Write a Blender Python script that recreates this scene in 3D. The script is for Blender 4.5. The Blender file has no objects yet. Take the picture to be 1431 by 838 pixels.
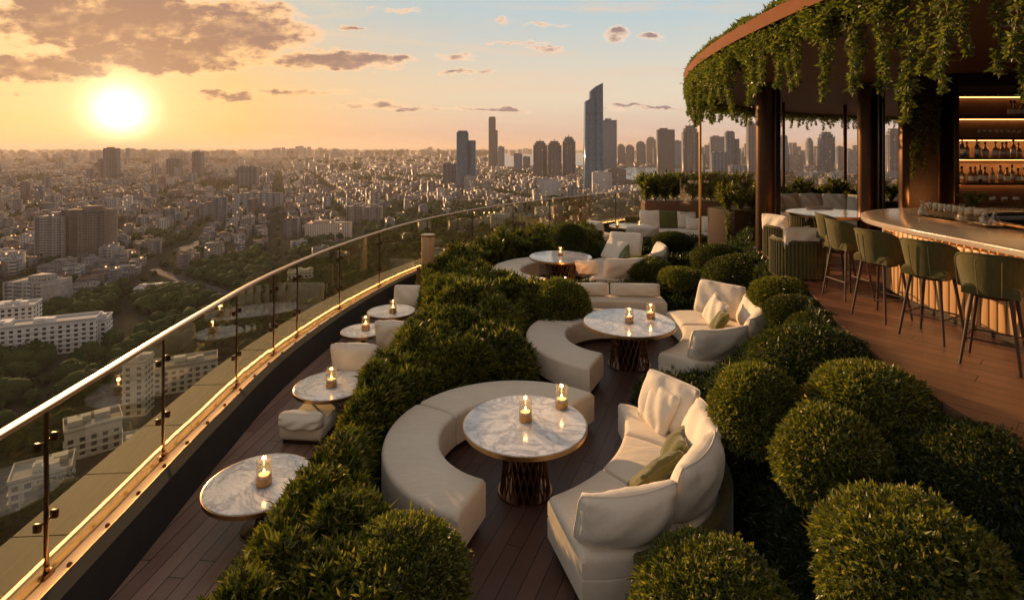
import bpy, bmesh, math, random
import numpy as np
from mathutils import Vector, Matrix
R = math.radians
random.seed(7); rng = np.random.default_rng(7)
SC = bpy.context.scene
COL = SC.collection
# ------------------------------------------------------------------ camera
F = 770.0; CX = 715.5; HY = 207.0; CH = 3.4; GZ = -130.0
cam = bpy.data.cameras.new('camera'); camo = bpy.data.objects.new('camera', cam); COL.objects.link(camo)
camo.location = (0, 0, CH); camo.rotation_euler = (R(90), 0, 0)
cam.sensor_width = 36; cam.lens = 36 * F / 1431.0
cam.shift_y = -(419 - HY) / 1431.0
cam.clip_start = 0.05; cam.clip_end = 150000
SC.camera = camo
# ------------------------------------------------------------------ light
SUN_AZ = math.atan((168 - CX) / F) - R(4)          # from +Y, negative = left
SUN_EL = R(10.5)
sun_dir = Vector((math.sin(SUN_AZ) * math.cos(SUN_EL), math.cos(SUN_AZ) * math.cos(SUN_EL), math.sin(SUN_EL)))
sl = bpy.data.lights.new('sun', 'SUN'); sl.energy = 5.0; sl.angle = R(0.6); sl.color = (1.0, 0.58, 0.27)
so = bpy.data.objects.new('sun', sl); COL.objects.link(so)
so.rotation_euler = (-sun_dir).to_track_quat('-Z', 'Y').to_euler()
EXPOSURE = 0.28
SKY_STRENGTH = 0.085
SC.view_settings.view_transform = 'Standard'; SC.view_settings.look = 'None'
SC.view_settings.exposure = EXPOSURE; SC.view_settings.gamma = 1; SC.view_settings.use_curve_mapping = False
SC.cycles.max_bounces = 7; SC.cycles.diffuse_bounces = 3; SC.cycles.glossy_bounces = 3
SC.cycles.transmission_bounces = 4; SC.cycles.transparent_max_bounces = 16; SC.cycles.volume_bounces = 0
SC.cycles.sample_clamp_indirect = 4; SC.cycles.use_denoising = True; SC.cycles.caustics_reflective = False; SC.cycles.caustics_refractive = False

class NT:
    """tiny node-tree helper"""
    def __init__(s, tree): s.t = tree; s.n = tree.nodes; s.l = tree.links
    def new(s, typ, **kw):
        n = s.n.new(typ)
        for k, v in kw.items(): setattr(n, k, v)
        return n
    def put(s, sock, v):
        if isinstance(v, bpy.types.NodeSocket): s.l.new(v, sock)
        elif v is not None: sock.default_value = v
    def m(s, op, a, b=None, c=None, clamp=False):
        n = s.new('ShaderNodeMath', operation=op, use_clamp=clamp)
        s.put(n.inputs[0], a)
        if b is not None: s.put(n.inputs[1], b)
        if c is not None: s.put(n.inputs[2], c)
        return n.outputs[0]
    def mix(s, f, a, b, bt='MIX'):
        n = s.new('ShaderNodeMix', data_type='RGBA', blend_type=bt, clamp_factor=True)
        def c4(v): return (*v, 1) if isinstance(v, tuple) and len(v) == 3 else v
        s.put(n.inputs['Factor'], f); s.put(n.inputs['A'], c4(a)) if False else s.put(n.inputs[6], c4(a)); s.put(n.inputs[7], c4(b))
        return n.outputs[2]
    def ramp(s, f, stops, interp='LINEAR'):
        n = s.new('ShaderNodeValToRGB'); r = n.color_ramp; r.interpolation = interp
        while len(r.elements) < len(stops): r.elements.new(0.5)
        for e, (p, c) in zip(r.elements, stops):
            e.position = p; e.color = (*c, 1) if isinstance(c, tuple) else (c, c, c, 1)
        s.put(n.inputs[0], f); return n.outputs[0]
    def noise(s, vec, scale, detail=4, rough=0.55, dist=0.0, dim='3D'):
        n = s.new('ShaderNodeTexNoise', noise_dimensions=dim)
        s.put(n.inputs['Vector'], vec); n.inputs['Scale'].default_value = scale; n.inputs['Detail'].default_value = detail
        n.inputs['Roughness'].default_value = rough; n.inputs['Distortion'].default_value = dist
        return n.outputs[0]
    def sep(s, v):
        n = s.new('ShaderNodeSeparateXYZ'); s.put(n.inputs[0], v); return n.outputs
    def comb(s, x, y, z):
        n = s.new('ShaderNodeCombineXYZ')
        for i, v in enumerate((x, y, z)): s.put(n.inputs[i], v)
        return n.outputs[0]
    def map(s, v, sc=(1, 1, 1), rot=(0, 0, 0)):
        n = s.new('ShaderNodeMapping'); s.put(n.inputs[0], v); n.inputs['Scale'].default_value = sc; n.inputs['Rotation'].default_value = rot
        return n.outputs[0]

# ------------------------------------------------------------------ world
world = bpy.data.worlds.new('World'); SC.world = world; world.use_nodes = True
W = NT(world.node_tree); W.n.clear()
wo = W.new('ShaderNodeOutputWorld'); bg = W.new('ShaderNodeBackground'); W.l.new(bg.outputs[0], wo.inputs[0])
sky = W.new('ShaderNodeTexSky', sky_type='NISHITA'); sky.sun_disc = False
sky.sun_elevation = SUN_EL; sky.sun_rotation = SUN_AZ; sky.altitude = 100
sky.air_density = 1.0; sky.dust_density = 2.2; sky.ozone_density = 1.6
tc = W.new('ShaderNodeTexCoord')
dx, dy, dz = W.sep(tc.outputs['Generated'])
ysafe = W.m('MAXIMUM', dy, 0.08)
u = W.m('DIVIDE', dx, ysafe); v = W.m('DIVIDE', dz, ysafe)
# angle from the sun
dot = W.new('ShaderNodeVectorMath', operation='DOT_PRODUCT'); W.l.new(tc.outputs['Generated'], dot.inputs[0])
su, sv = (168 - CX) / F, (HY - 155) / F
sd = Vector((su, 1, sv)).normalized(); dot.inputs[1].default_value = sd
ang = W.m('ARCCOSINE', W.m('MINIMUM', dot.outputs['Value'], 0.999999))
# clouds: wind-drawn banks and streaks laid out by bearing
warp = W.noise(W.comb(u, W.m('MULTIPLY', v, 2.2), 0.0), 5.0, 5, 0.6)
warp2 = W.noise(W.comb(W.m('ADD', u, 7.3), W.m('MULTIPLY', v, 2.6), 3.0), 16.0, 6, 0.62)
uu = W.m('ADD', u, W.m('MULTIPLY', W.m('SUBTRACT', warp, 0.5), 0.16))
vv = W.m('ADD', v, W.m('MULTIPLY', W.m('SUBTRACT', warp2, 0.5), 0.045))
CL = [(150, 30, 250, 52), (330, 45, 110, 52), (40, 95, 130, 24), (230, 78, 200, 30), (480, 85, 95, 17), (400, 128, 110, 8), (520, 146, 70, 7),
      (305, 135, 50, 7), (868, 47, 30, 12), (918, 52, 22, 7), (755, 68, 32, 5), (700, 28, 14, 8), (715, 60, 55, 4), (640, 80, 40, 6),
      (690, 155, 70, 5), (440, 186, 12, 3), (60, 2, 60, 14), (650, 100, 55, 4), (20, 130, 50, 5), (600, 152, 60, 4), (900, 150, 120, 3),
      (560, 15, 40, 3), (500, 40, 30, 4), (760, 34, 40, 3)]
mk = None
for (cx, cy, a, b) in CL:
    pk = 1.0 if b > 13 else .55; b = b if b > 13 else b * 1.35; a = a if b > 13 else a * 1.15
    e = W.m('SUBTRACT', pk, W.m('ADD', W.m('POWER', W.m('ABSOLUTE', W.m('DIVIDE', W.m('SUBTRACT', uu, (cx - CX) / F), a / F)), 2.0),
            W.m('POWER', W.m('ABSOLUTE', W.m('DIVIDE', W.m('SUBTRACT', vv, (HY - cy) / F), b / F)), 2.0)))
    mk = e if mk is None else W.m('MAXIMUM', mk, e)
n1 = W.noise(W.comb(u, W.m('MULTIPLY', v, 3.0), 1.7), 9.0, 8, 0.62)
n2 = W.noise(W.comb(u, W.m('MULTIPLY', v, 1.8), 4.1), 26.0, 6, 0.6)
dens = W.m('ADD', W.m('MULTIPLY', W.m('MAXIMUM', mk, -1.2), 1.25), W.m('ADD', W.m('MULTIPLY', W.m('SUBTRACT', n1, 0.5), 2.1), W.m('MULTIPLY', W.m('SUBTRACT', n2, 0.5), 1.6)))
cm = W.new('ShaderNodeMapRange', interpolation_type='SMOOTHSTEP'); W.put(cm.inputs[0], dens); cm.inputs[1].default_value = -0.08; cm.inputs[2].default_value = 0.62
thick = W.new('ShaderNodeMapRange', interpolation_type='SMOOTHSTEP'); W.put(thick.inputs[0], dens); thick.inputs[1].default_value = 0.25; thick.inputs[2].default_value = 0.95
near = W.m('POWER', 2.718, W.m('MULTIPLY', ang, -3.4))            # how close to the sun
near2 = W.m('POWER', 2.718, W.m('MULTIPLY', ang, -7.0))
skyc = sky.outputs[0]
cs = 1.0 / SKY_STRENGTH
hi = W.mix(W.m('MINIMUM', W.m('MULTIPLY', near, 2.2), 1.0), (0.80 * cs, 0.61 * cs, 0.47 * cs), (1.0 * cs, 0.56 * cs, 0.23 * cs))
lo = W.mix(W.m('MINIMUM', W.m('MULTIPLY', near, 1.5), 1.0), (0.27 * cs, 0.195 * cs, 0.19 * cs), (0.33 * cs, 0.155 * cs, 0.085 * cs))
shade = W.m('MULTIPLY', thick.outputs[0], W.m('SUBTRACT', W.m('ADD', W.m('MULTIPLY', n1, 1.5), W.m('MULTIPLY', n2, 1.3)), 0.45), clamp=True)
cloudc = W.mix(shade, hi, lo)
# broad evening gradient of the clear sky, by height and by bearing from the sun
elv = W.m('MAXIMUM', dz, 0.0)
zen = W.mix(W.m('MINIMUM', W.m('MULTIPLY', near, 1.6), 1.0), (0.40 * cs, 0.53 * cs, 0.58 * cs), (0.50 * cs, 0.43 * cs, 0.32 * cs))
hor = W.mix(W.m('MINIMUM', W.m('MULTIPLY', near, 1.7), 1.0), (0.56 * cs, 0.40 * cs, 0.35 * cs), (0.85 * cs, 0.40 * cs, 0.11 * cs))
mid = W.mix(W.m('MINIMUM', W.m('MULTIPLY', near, 1.7), 1.0), (0.68 * cs, 0.60 * cs, 0.47 * cs), (0.74 * cs, 0.42 * cs, 0.14 * cs))
mr1 = W.new('ShaderNodeMapRange', interpolation_type='SMOOTHSTEP'); W.put(mr1.inputs[0], elv); mr1.inputs[1].default_value = 0.0; mr1.inputs[2].default_value = 0.10
mr2 = W.new('ShaderNodeMapRange', interpolation_type='SMOOTHSTEP'); W.put(mr2.inputs[0], elv); mr2.inputs[1].default_value = 0.08; mr2.inputs[2].default_value = 0.27
mr3 = W.new('ShaderNodeMapRange', interpolation_type='SMOOTHSTEP'); W.put(mr3.inputs[0], elv); mr3.inputs[1].default_value = 0.30; mr3.inputs[2].default_value = 0.9
grad = W.mix(mr3.outputs[0], W.mix(mr2.outputs[0], W.mix(mr1.outputs[0], hor, mid), zen), (0.10 * cs, 0.10 * cs, 0.115 * cs))
back = W.new('ShaderNodeMapRange'); W.put(back.inputs[0], ang); back.inputs[1].default_value = 1.2; back.inputs[2].default_value = 2.6; back.inputs[3].default_value = 1.0; back.inputs[4].default_value = 0.7
warmb = W.new('ShaderNodeMapRange'); W.put(warmb.inputs[0], ang); warmb.inputs[1].default_value = 1.0; warmb.inputs[2].default_value = 2.0
sc_ = W.new('ShaderNodeVectorMath', operation='SCALE'); W.put(sc_.inputs[0], W.mix(warmb.outputs[0], grad, (0.44 * cs, 0.395 * cs, 0.385 * cs))); W.put(sc_.inputs['Scale'], back.outputs[0])
tint = W.mix(0.04, sc_.outputs[0], skyc)
cir = W.noise(W.comb(W.m('MULTIPLY', u, 0.7), W.m('MULTIPLY', v, 6.0), 9.0), 3.0, 8, 0.65, 0.6)
cir = W.m('MULTIPLY', W.m('SUBTRACT', cir, 0.48, clamp=True), 3.2, clamp=True)
tint = W.mix(cir, tint, W.mix(W.m('MINIMUM', W.m('MULTIPLY', near, 2.0), 1.0), (0.66 * cs, 0.50 * cs, 0.40 * cs), (0.95 * cs, 0.58 * cs, 0.24 * cs)))
c1 = W.mix(W.m('MULTIPLY', cm.outputs[0], 0.95), tint, cloudc)
# glow of the low sun itself
g = W.m('ADD', W.m('MULTIPLY', W.m('POWER', 2.718, W.m('MULTIPLY', W.m('POWER', W.m('DIVIDE', ang, 0.032), 2.0), -1.0)), 2.8),
        W.m('MULTIPLY', W.m('POWER', 2.718, W.m('MULTIPLY', ang, -9.0)), 0.29))
glow = W.new('ShaderNodeVectorMath', operation='SCALE'); glow.inputs[0].default_value = (1.0 * cs, 0.74 * cs, 0.44 * cs); W.put(glow.inputs['Scale'], g)
tot = W.new('ShaderNodeVectorMath', operation='ADD'); W.l.new(c1, tot.inputs[0]); W.l.new(glow.outputs[0], tot.inputs[1])
W.l.new(tot.outputs[0], bg.inputs[0]); bg.inputs[1].default_value = SKY_STRENGTH

# ------------------------------------------------------------------ helpers
def tag(o, label=None, cat=None, group=None, kind=None):
    for k, val in (('label', label), ('category', cat), ('group', group), ('kind', kind)):
        if val: o[k] = val
    return o
def empty(name, loc, rz=0, label=None, cat=None, group=None):
    o = bpy.data.objects.new(name, None); COL.objects.link(o); o.location = loc; o.rotation_euler = (0, 0, rz)
    o.empty_display_size = .1
    return tag(o, label, cat, group)
def copy_tree(o, parent=None):
    c = o.copy(); COL.objects.link(c); c.parent = parent
    for ch in list(o.children): copy_tree(ch, c)
    return c
def place(o, loc, rz=None, sc=None, label=None, group=None):
    o.location = loc
    if rz is not None: o.rotation_euler = (0, 0, rz)
    if sc is not None: o.scale = (sc, sc, sc) if isinstance(sc, (int, float)) else sc
    return tag(o, label, None, group)
def P(px, py, z):
    d = (CH - z) * F / (py - HY); return Vector(((px - CX) / F * d, d, z))
def PD(px, py, d): return Vector(((px - CX) / F * d, d, CH - (py - HY) / F * d))

class MB:
    def __init__(s): s.v = []; s.f = []
    def add(s, vs, fs):
        o = len(s.v); s.v += [tuple(p) for p in vs]; s.f += [tuple(i + o for i in f) for f in fs]; return s
    def box(s, c, d, rz=0, M=None):
        x, y, z = (k / 2 for k in d); vs = []
        for k in range(8):
            p = Vector((x if k & 1 else -x, y if k & 2 else -y, z if k & 4 else -z))
            if rz: p = Matrix.Rotation(rz, 3, 'Z') @ p
            if M: p = M @ p
            vs.append(p + Vector(c))
        return s.add(vs, [(0, 2, 3, 1), (4, 5, 7, 6), (0, 1, 5, 4), (2, 6, 7, 3), (0, 4, 6, 2), (1, 3, 7, 5)])
    def lathe(s, prof, seg=24, c=(0, 0, 0)):
        vs = []; fs = []; n = len(prof)
        for k in range(seg):
            a = 2 * math.pi * k / seg
            for r, z in prof: vs.append((c[0] + r * math.cos(a), c[1] + r * math.sin(a), c[2] + z))
        for k in range(seg):
            k2 = (k + 1) % seg
            for i in range(n - 1): fs.append((k * n + i, k2 * n + i, k2 * n + i + 1, k * n + i + 1))
        if prof[0][0] > 1e-4: fs.append(tuple(k * n for k in reversed(range(seg))))
        if prof[-1][0] > 1e-4: fs.append(tuple(k * n + n - 1 for k in range(seg)))
        return s.add(vs, fs)
    def tube(s, pts, r, seg=8):
        pts = [Vector(p) for p in pts]; vs = []; fs = []; n = len(pts)
        rr = r if isinstance(r, (list, tuple)) else [r] * n
        for i, p in enumerate(pts):
            t = (pts[min(i + 1, n - 1)] - pts[max(i - 1, 0)]).normalized()
            a = t.cross(Vector((0, 0, 1)) if abs(t.z) < .9 else Vector((1, 0, 0))).normalized(); b = t.cross(a)
            for k in range(seg):
                an = 2 * math.pi * k / seg; vs.append(p + rr[i] * (math.cos(an) * a + math.sin(an) * b))
        for i in range(n - 1):
            for k in range(seg):
                k2 = (k + 1) % seg; fs.append((i * seg + k, i * seg + k2, (i + 1) * seg + k2, (i + 1) * seg + k))
        fs.append(tuple(reversed(range(seg)))); fs.append(tuple((n - 1) * seg + k for k in range(seg)))
        return s.add(vs, fs)
    def prism(s, poly, z0, z1):
        n = len(poly); vs = [(x, y, z0) for x, y in poly] + [(x, y, z1) for x, y in poly]
        fs = [tuple(reversed(range(n))), tuple(range(n, 2 * n))] + [(i, (i + 1) % n, n + (i + 1) % n, n + i) for i in range(n)]
        return s.add(vs, fs)
    def strip(s, A, B, z0, z1):
        """solid between two polylines"""
        n = len(A); vs = []
        for (a, b) in zip(A, B): vs += [(a[0], a[1], z0), (b[0], b[1], z0), (b[0], b[1], z1), (a[0], a[1], z1)]
        fs = []
        for i in range(n - 1):
            o = i * 4; p = o + 4
            fs += [(o, o + 1, p + 1, p), (o + 1, o + 2, p + 2, p + 1), (o + 2, o + 3, p + 3, p + 2), (o + 3, o, p, p + 3)]
        fs += [(3, 2, 1, 0), tuple((n - 1) * 4 + k for k in range(4))]
        return s.add(vs, fs)
    def build(s, name, mat, parent=None, smooth=False, bevel=0, seg=2, off=None, noise=0):
        bm = bmesh.new(); vs = [bm.verts.new(p) for p in s.v]
        for f in s.f:
            try: bm.faces.new([vs[i] for i in f])
            except ValueError: pass
        bmesh.ops.recalc_face_normals(bm, faces=bm.faces)
        if bevel:
            es = [e for e in bm.edges if len(e.link_faces) == 2 and e.calc_face_angle(0) > R(40)]
            bmesh.ops.bevel(bm, geom=es, offset=bevel, segments=seg, profile=.5, affect='EDGES', clamp_overlap=True)
        if off is not None: bmesh.ops.translate(bm, verts=bm.verts, vec=-Vector(off))
        me = bpy.data.meshes.new(name); bm.to_mesh(me); bm.free()
        if smooth or bevel:
            for p in me.polygons: p.use_smooth = True
            if not bevel or True:
                try: me.set_sharp_from_angle(angle=R(50))
                except Exception: pass
        me.materials.append(mat)
        o = bpy.data.objects.new(name, me); COL.objects.link(o)
        if parent: o.parent = parent
        return o

def np_mesh(name, V, Fc, mats, mi=None, col=None, uv=None, smooth=False, parent=None):
    V = np.asarray(V, np.float32); Fc = np.asarray(Fc, np.int32); k = Fc.shape[1]; nf = len(Fc)
    me = bpy.data.meshes.new(name)
    me.vertices.add(len(V)); me.vertices.foreach_set('co', V.ravel())
    me.loops.add(nf * k); me.loops.foreach_set('vertex_index', Fc.ravel())
    me.polygons.add(nf); me.polygons.foreach_set('loop_start', np.arange(nf, dtype=np.int32) * k)
    try: me.polygons.foreach_set('loop_total', np.full(nf, k, np.int32))
    except Exception: pass
    if mi is not None: me.polygons.foreach_set('material_index', np.asarray(mi, np.int32))
    if smooth: me.polygons.foreach_set('use_smooth', np.ones(nf, bool))
    if col is not None:
        a = me.attributes.new('tint', 'FLOAT_COLOR', 'FACE'); c = np.ones((nf, 4), np.float32); c[:, :3] = col; a.data.foreach_set('color', c.ravel())
    if uv is not None:
        l = me.uv_layers.new(name='UVMap'); l.data.foreach_set('uv', np.asarray(uv, np.float32).ravel())
    me.update(calc_edges=True)
    for m in (mats if isinstance(mats, list) else [mats]): me.materials.append(m)
    o = bpy.data.objects.new(name, me); COL.objects.link(o)
    if parent: o.parent = parent
    return o

# ------------------------------------------------------------------ materials
def mat(name, fn):
    m = bpy.data.materials.new(name); m.use_nodes = True; n = NT(m.node_tree); n.n.clear()
    out = n.new('ShaderNodeOutputMaterial'); fn(n, out); return m
def pbsdf(n, out, base=None, rough=.5, metal=0, normal=None, spec=None, **kw):
    p = n.new('ShaderNodeBsdfPrincipled')
    if isinstance(base, tuple): base = (*base, 1)
    n.put(p.inputs['Base Color'], base); n.put(p.inputs['Roughness'], rough); p.inputs['Metallic'].default_value = metal
    if spec is not None: p.inputs['Specular IOR Level'].default_value = spec
    if normal is not None: n.put(p.inputs['Normal'], normal)
    for k, val in kw.items(): n.put(p.inputs[k], val)
    n.l.new(p.outputs[0], out.inputs[0]); return p
def bump(n, h, strength=.3, dist=.01):
    b = n.new('ShaderNodeBump'); n.put(b.inputs['Height'], h); b.inputs['Strength'].default_value = strength; b.inputs['Distance'].default_value = dist
    return b.outputs[0]
def objc(n): return n.new('ShaderNodeTexCoord').outputs['Object']
def posc(n): return n.new('ShaderNodeNewGeometry').outputs['Position']

def planks(ang, w, c0, c1, rough=.45):
    def fn(n, out):
        p = n.map(posc(n), rot=(0, 0, ang)); x, y, z = n.sep(p)
        xi = n.m('DIVIDE', x, w); row = n.m('FLOOR', xi); fx = n.m('FRACT', xi)
        wn = n.new('ShaderNodeTexWhiteNoise', noise_dimensions='1D'); n.put(wn.inputs['W'], row)
        yy = n.m('ADD', n.m('DIVIDE', y, 2.4), n.m('MULTIPLY', wn.outputs[0], 7.0)); fy = n.m('FRACT', yy)
        wn2 = n.new('ShaderNodeTexWhiteNoise', noise_dimensions='2D'); n.put(wn2.inputs['Vector'], n.comb(row, n.m('FLOOR', yy), 0.0))
        gap = n.m('MAXIMUM', n.m('LESS_THAN', fx, .055), n.m('LESS_THAN', fy, .0035))
        grain = n.noise(n.comb(n.m('MULTIPLY', x, 28.0), n.m('MULTIPLY', y, 1.6), n.m('MULTIPLY', row, 3.1)), 1.5, 5, .65)
        wear = n.noise(p, 1.3, 5, .6)
        f = n.m('ADD', n.m('MULTIPLY', wn2.outputs[0], .55), n.m('ADD', n.m('MULTIPLY', grain, .5), n.m('MULTIPLY', n.m('SUBTRACT', wear, .5), .9)))
        c = n.mix(f, c0, c1); c = n.mix(gap, c, (.012, .008, .006))
        h = n.m('SUBTRACT', n.m('MULTIPLY', grain, .12), gap)
        pbsdf(n, out, c, n.m('ADD', rough - .1, n.m('MULTIPLY', wear, .3)), normal=bump(n, h, .6, .006))
    return fn
M = {}
M['deck'] = mat('walkway_planks', planks(R(5), .135, (.20, .11, .075), (.42, .26, .19), .36))
M['deck2'] = mat('lounge_planks', planks(R(22), .14, (.065, .032, .022), (.13, .066, .045)))
def barfloor(n, out):
    p = posc(n); a = n.noise(p, 1.2, 6, .6); b = n.noise(n.map(p, (1, 1, 1), (0, 0, R(35))), 9, 5, .7)
    br = n.new('ShaderNodeTexBrick'); n.put(br.inputs['Vector'], n.map(p, (1, 1, 1), (0, 0, R(-38)))); br.inputs['Scale'].default_value = 1.0
    br.inputs['Brick Width'].default_value = 1.2; br.inputs['Row Height'].default_value = .3; br.inputs['Mortar Size'].default_value = .006
    br.inputs['Color1'].default_value = (.20, .095, .055, 1); br.inputs['Color2'].default_value = (.125, .055, .032, 1); br.inputs['Mortar'].default_value = (.06, .03, .02, 1)
    c = n.mix(n.m('MULTIPLY', a, .9), br.outputs[0], (.13, .06, .035)); c = n.mix(n.m('MULTIPLY', b, .5), c, (.27, .14, .085))
    pbsdf(n, out, c, n.m('ADD', .28, n.m('MULTIPLY', a, .35)), normal=bump(n, b, .2, .004))
M['barfloor'] = mat('worn_bar_planks', planks(R(-42), .17, (.085, .038, .022), (.23, .115, .065), .38))
def stone(c0, c1, sc=2.5, rough=.6, spec=.5):
    def fn(n, out):
        p = posc(n); a = n.noise(p, sc, 8, .65); b = n.noise(p, sc * 22, 3, .6)
        f = n.m('ADD', n.m('MULTIPLY', a, .9), n.m('MULTIPLY', n.m('SUBTRACT', b, .5), .4)); c = n.mix(f, c0, c1)
        pbsdf(n, out, c, rough, normal=bump(n, b, .25, .003), spec=spec)
    return fn
M['ledge'] = mat('pale_ledge_stone', stone((.20, .18, .13), (.30, .27, .20), 2.5, .75))
M['kerb'] = mat('dark_kerb_stone', stone((.045, .04, .036), (.09, .08, .07), 2.5, .9, spec=.05))
M['counter'] = mat('counter_stone', stone((.36, .29, .22), (.55, .47, .38), 3.5, .16))
M['concrete'] = mat('terrace_concrete', stone((.18, .17, .16), (.28, .26, .24)))
def marble(n, out):
    p = n.map(objc(n), (1, 1, 1), (0, 0, R(25)))
    w = n.noise(p, 2.2, 9, .62, 1.2); v1 = n.m('SUBTRACT', 1.0, n.m('MULTIPLY', n.m('ABSOLUTE', n.m('SUBTRACT', w, .5)), 14.0), clamp=True)
    w2 = n.noise(n.map(p, (1, 2.2, 1), (0, 0, R(60))), 4.5, 7, .6, 1.8); v2 = n.m('SUBTRACT', 1.0, n.m('MULTIPLY', n.m('ABSOLUTE', n.m('SUBTRACT', w2, .5)), 22.0), clamp=True)
    cl = n.noise(p, 1.6, 4, .5)
    f = n.m('ADD', n.m('MULTIPLY', v1, .7), n.m('MULTIPLY', v2, .4)); c = n.mix(n.m('MULTIPLY', cl, .6), (.88, .86, .84), (.70, .69, .69)); c = n.mix(n.m('MULTIPLY', f, .8), c, (.27, .27, .30))
    pbsdf(n, out, c, .14)
M['marble'] = mat('veined_white_marble', marble)
def metal(c, rough=.3, var=.15):
    def fn(n, out):
        p = objc(n); a = n.noise(p, 14, 5, .6)
        pbsdf(n, out, n.mix(a, c, tuple(k * .72 for k in c)), n.m('ADD', rough - var / 2, n.m('MULTIPLY', a, var)), metal=1)
    return fn
M['brass'] = mat('aged_brass', metal((.62, .38, .17), .32))
M['bronze'] = mat('dark_bronze', metal((.075, .040, .022), .32))
M['copper'] = mat('copper_fascia', lambda n, o: pbsdf(n, o, n.mix(n.noise(posc(n), 6, 6), (.17, .062, .022), (.26, .10, .04)), .8, 0, spec=.1))
M['rail'] = mat('handrail_metal', metal((.50, .36, .26), .42))
M['rod'] = mat('lattice_bronze', metal((.34, .17, .085), .34))
M['black'] = mat('blackened_metal', metal((.035, .028, .025), .4))
def fabric(c0, c1, wrinkle=.5, sheen=.3):
    def fn(n, out):
        p = objc(n); brush = n.noise(n.map(p, (3, 16, 3), (0, 0, .5)), 2.2, 5, .65, .8); wv = n.noise(p, 260, 2, .5); cl = n.noise(n.map(p, (1, 1, .6)), 5, 7, .62, .6); wr = n.noise(n.map(p, (1.0, 2.6, 1.4)), 3.4, 3, .5, 1.0)
        st = n.noise(p, 2.0, 5, .6)
        c = n.mix(n.m('ADD', n.m('MULTIPLY', cl, .5), n.m('ADD', n.m('MULTIPLY', n.m('SUBTRACT', st, .5), .9), n.m('MULTIPLY', n.m('SUBTRACT', brush, .5), 1.1))), c0, c1)
        h = n.m('ADD', n.m('MULTIPLY', wv, .12), n.m('ADD', n.m('MULTIPLY', cl, .5), n.m('MULTIPLY', wr, .9)))
        pbsdf(n, out, c, .85, normal=bump(n, h, wrinkle, .02), spec=.25, **{'Sheen Weight': sheen, 'Sheen Roughness': .4})
    return fn
M['cream'] = mat('cream_linen', fabric((.76, .66, .52), (.88, .79, .66)))
M['seat'] = mat('cream_velvet', fabric((.74, .62, .47), (.90, .79, .63), .5))
M['olive'] = mat('olive_velvet', fabric((.10, .095, .022), (.17, .155, .04), .4, .5))
M['green'] = mat('dark_green_velvet', fabric((.075, .064, .018), (.145, .122, .034), .3, .3))
def wood(c0, c1, ax=(1, 1, .08), rough=.42, sc=14, spec=.4):
    def fn(n, out):
        p = objc(n); g_ = n.noise(n.map(p, ax), sc, 6, .62, .5); q = n.noise(p, 1.4, 3, .5)
        pbsdf(n, out, n.mix(n.m('ADD', n.m('MULTIPLY', g_, .8), n.m('MULTIPLY', n.m('SUBTRACT', q, .5), .5)), c0, c1), rough, normal=bump(n, g_, .2, .004), spec=spec)
    return fn
M['oak'] = mat('honey_oak_slats', wood((.42, .24, .10), (.64, .40, .19)))
M['walnut'] = mat('dark_walnut', wood((.030, .016, .009), (.07, .035, .019), (1, .1, 1), .7, 14, .15))
M['stoolwood'] = mat('stool_leg_wood', wood((.03, .015, .009), (.075, .036, .02)))
M['corten'] = mat('rusted_steel', wood((.10, .042, .018), (.26, .12, .05), (1, 1, 1), .7, 5))
M['ceiling'] = mat('ceiling_boards', wood((.10, .045, .022), (.20, .095, .05), (.15, 1, 1), .5, 6))
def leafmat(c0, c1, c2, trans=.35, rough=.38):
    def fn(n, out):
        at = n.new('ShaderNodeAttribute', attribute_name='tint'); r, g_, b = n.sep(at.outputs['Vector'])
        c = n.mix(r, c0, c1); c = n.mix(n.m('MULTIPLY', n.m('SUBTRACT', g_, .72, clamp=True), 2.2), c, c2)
        p = n.new('ShaderNodeBsdfPrincipled'); n.put(p.inputs['Base Color'], c); p.inputs['Roughness'].default_value = rough; p.inputs['Specular IOR Level'].default_value = .45
        t = n.new('ShaderNodeBsdfTranslucent'); n.put(t.inputs[0], n.mix(1.0, c, (1.5, 1.6, .6), 'MULTIPLY'))
        mx = n.new('ShaderNodeMixShader'); mx.inputs[0].default_value = trans; n.l.new(p.outputs[0], mx.inputs[1]); n.l.new(t.outputs[0], mx.inputs[2])
        n.l.new(mx.outputs[0], out.inputs[0])
    return fn
M['leaf'] = mat('shrub_leaves', leafmat((.012, .020, .005), (.20, .215, .036), (.50, .37, .075), .40))
M['box'] = mat('box_ball_leaves', leafmat((.012, .020, .004), (.075, .095, .017), (.30, .24, .05), .36))
M['vine'] = mat('vine_leaves', leafmat((.06, .08, .016), (.15, .17, .035), (.36, .30, .08), .5))
M['fern'] = mat('blue_green_cover', leafmat((.012, .022, .009), (.06, .08, .024), (.11, .10, .035)))
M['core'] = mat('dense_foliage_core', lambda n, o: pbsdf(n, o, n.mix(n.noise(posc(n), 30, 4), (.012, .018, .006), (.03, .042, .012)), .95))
M['soil'] = mat('planting_soil', lambda n, o: pbsdf(n, o, n.mix(n.noise(posc(n), 18, 5), (.012, .011, .007), (.04, .032, .02)), .95))
M['stem'] = mat('woody_stem', lambda n, o: pbsdf(n, o, n.mix(n.noise(posc(n), 30, 4), (.05, .035, .02), (.10, .07, .04)), .8))
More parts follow.
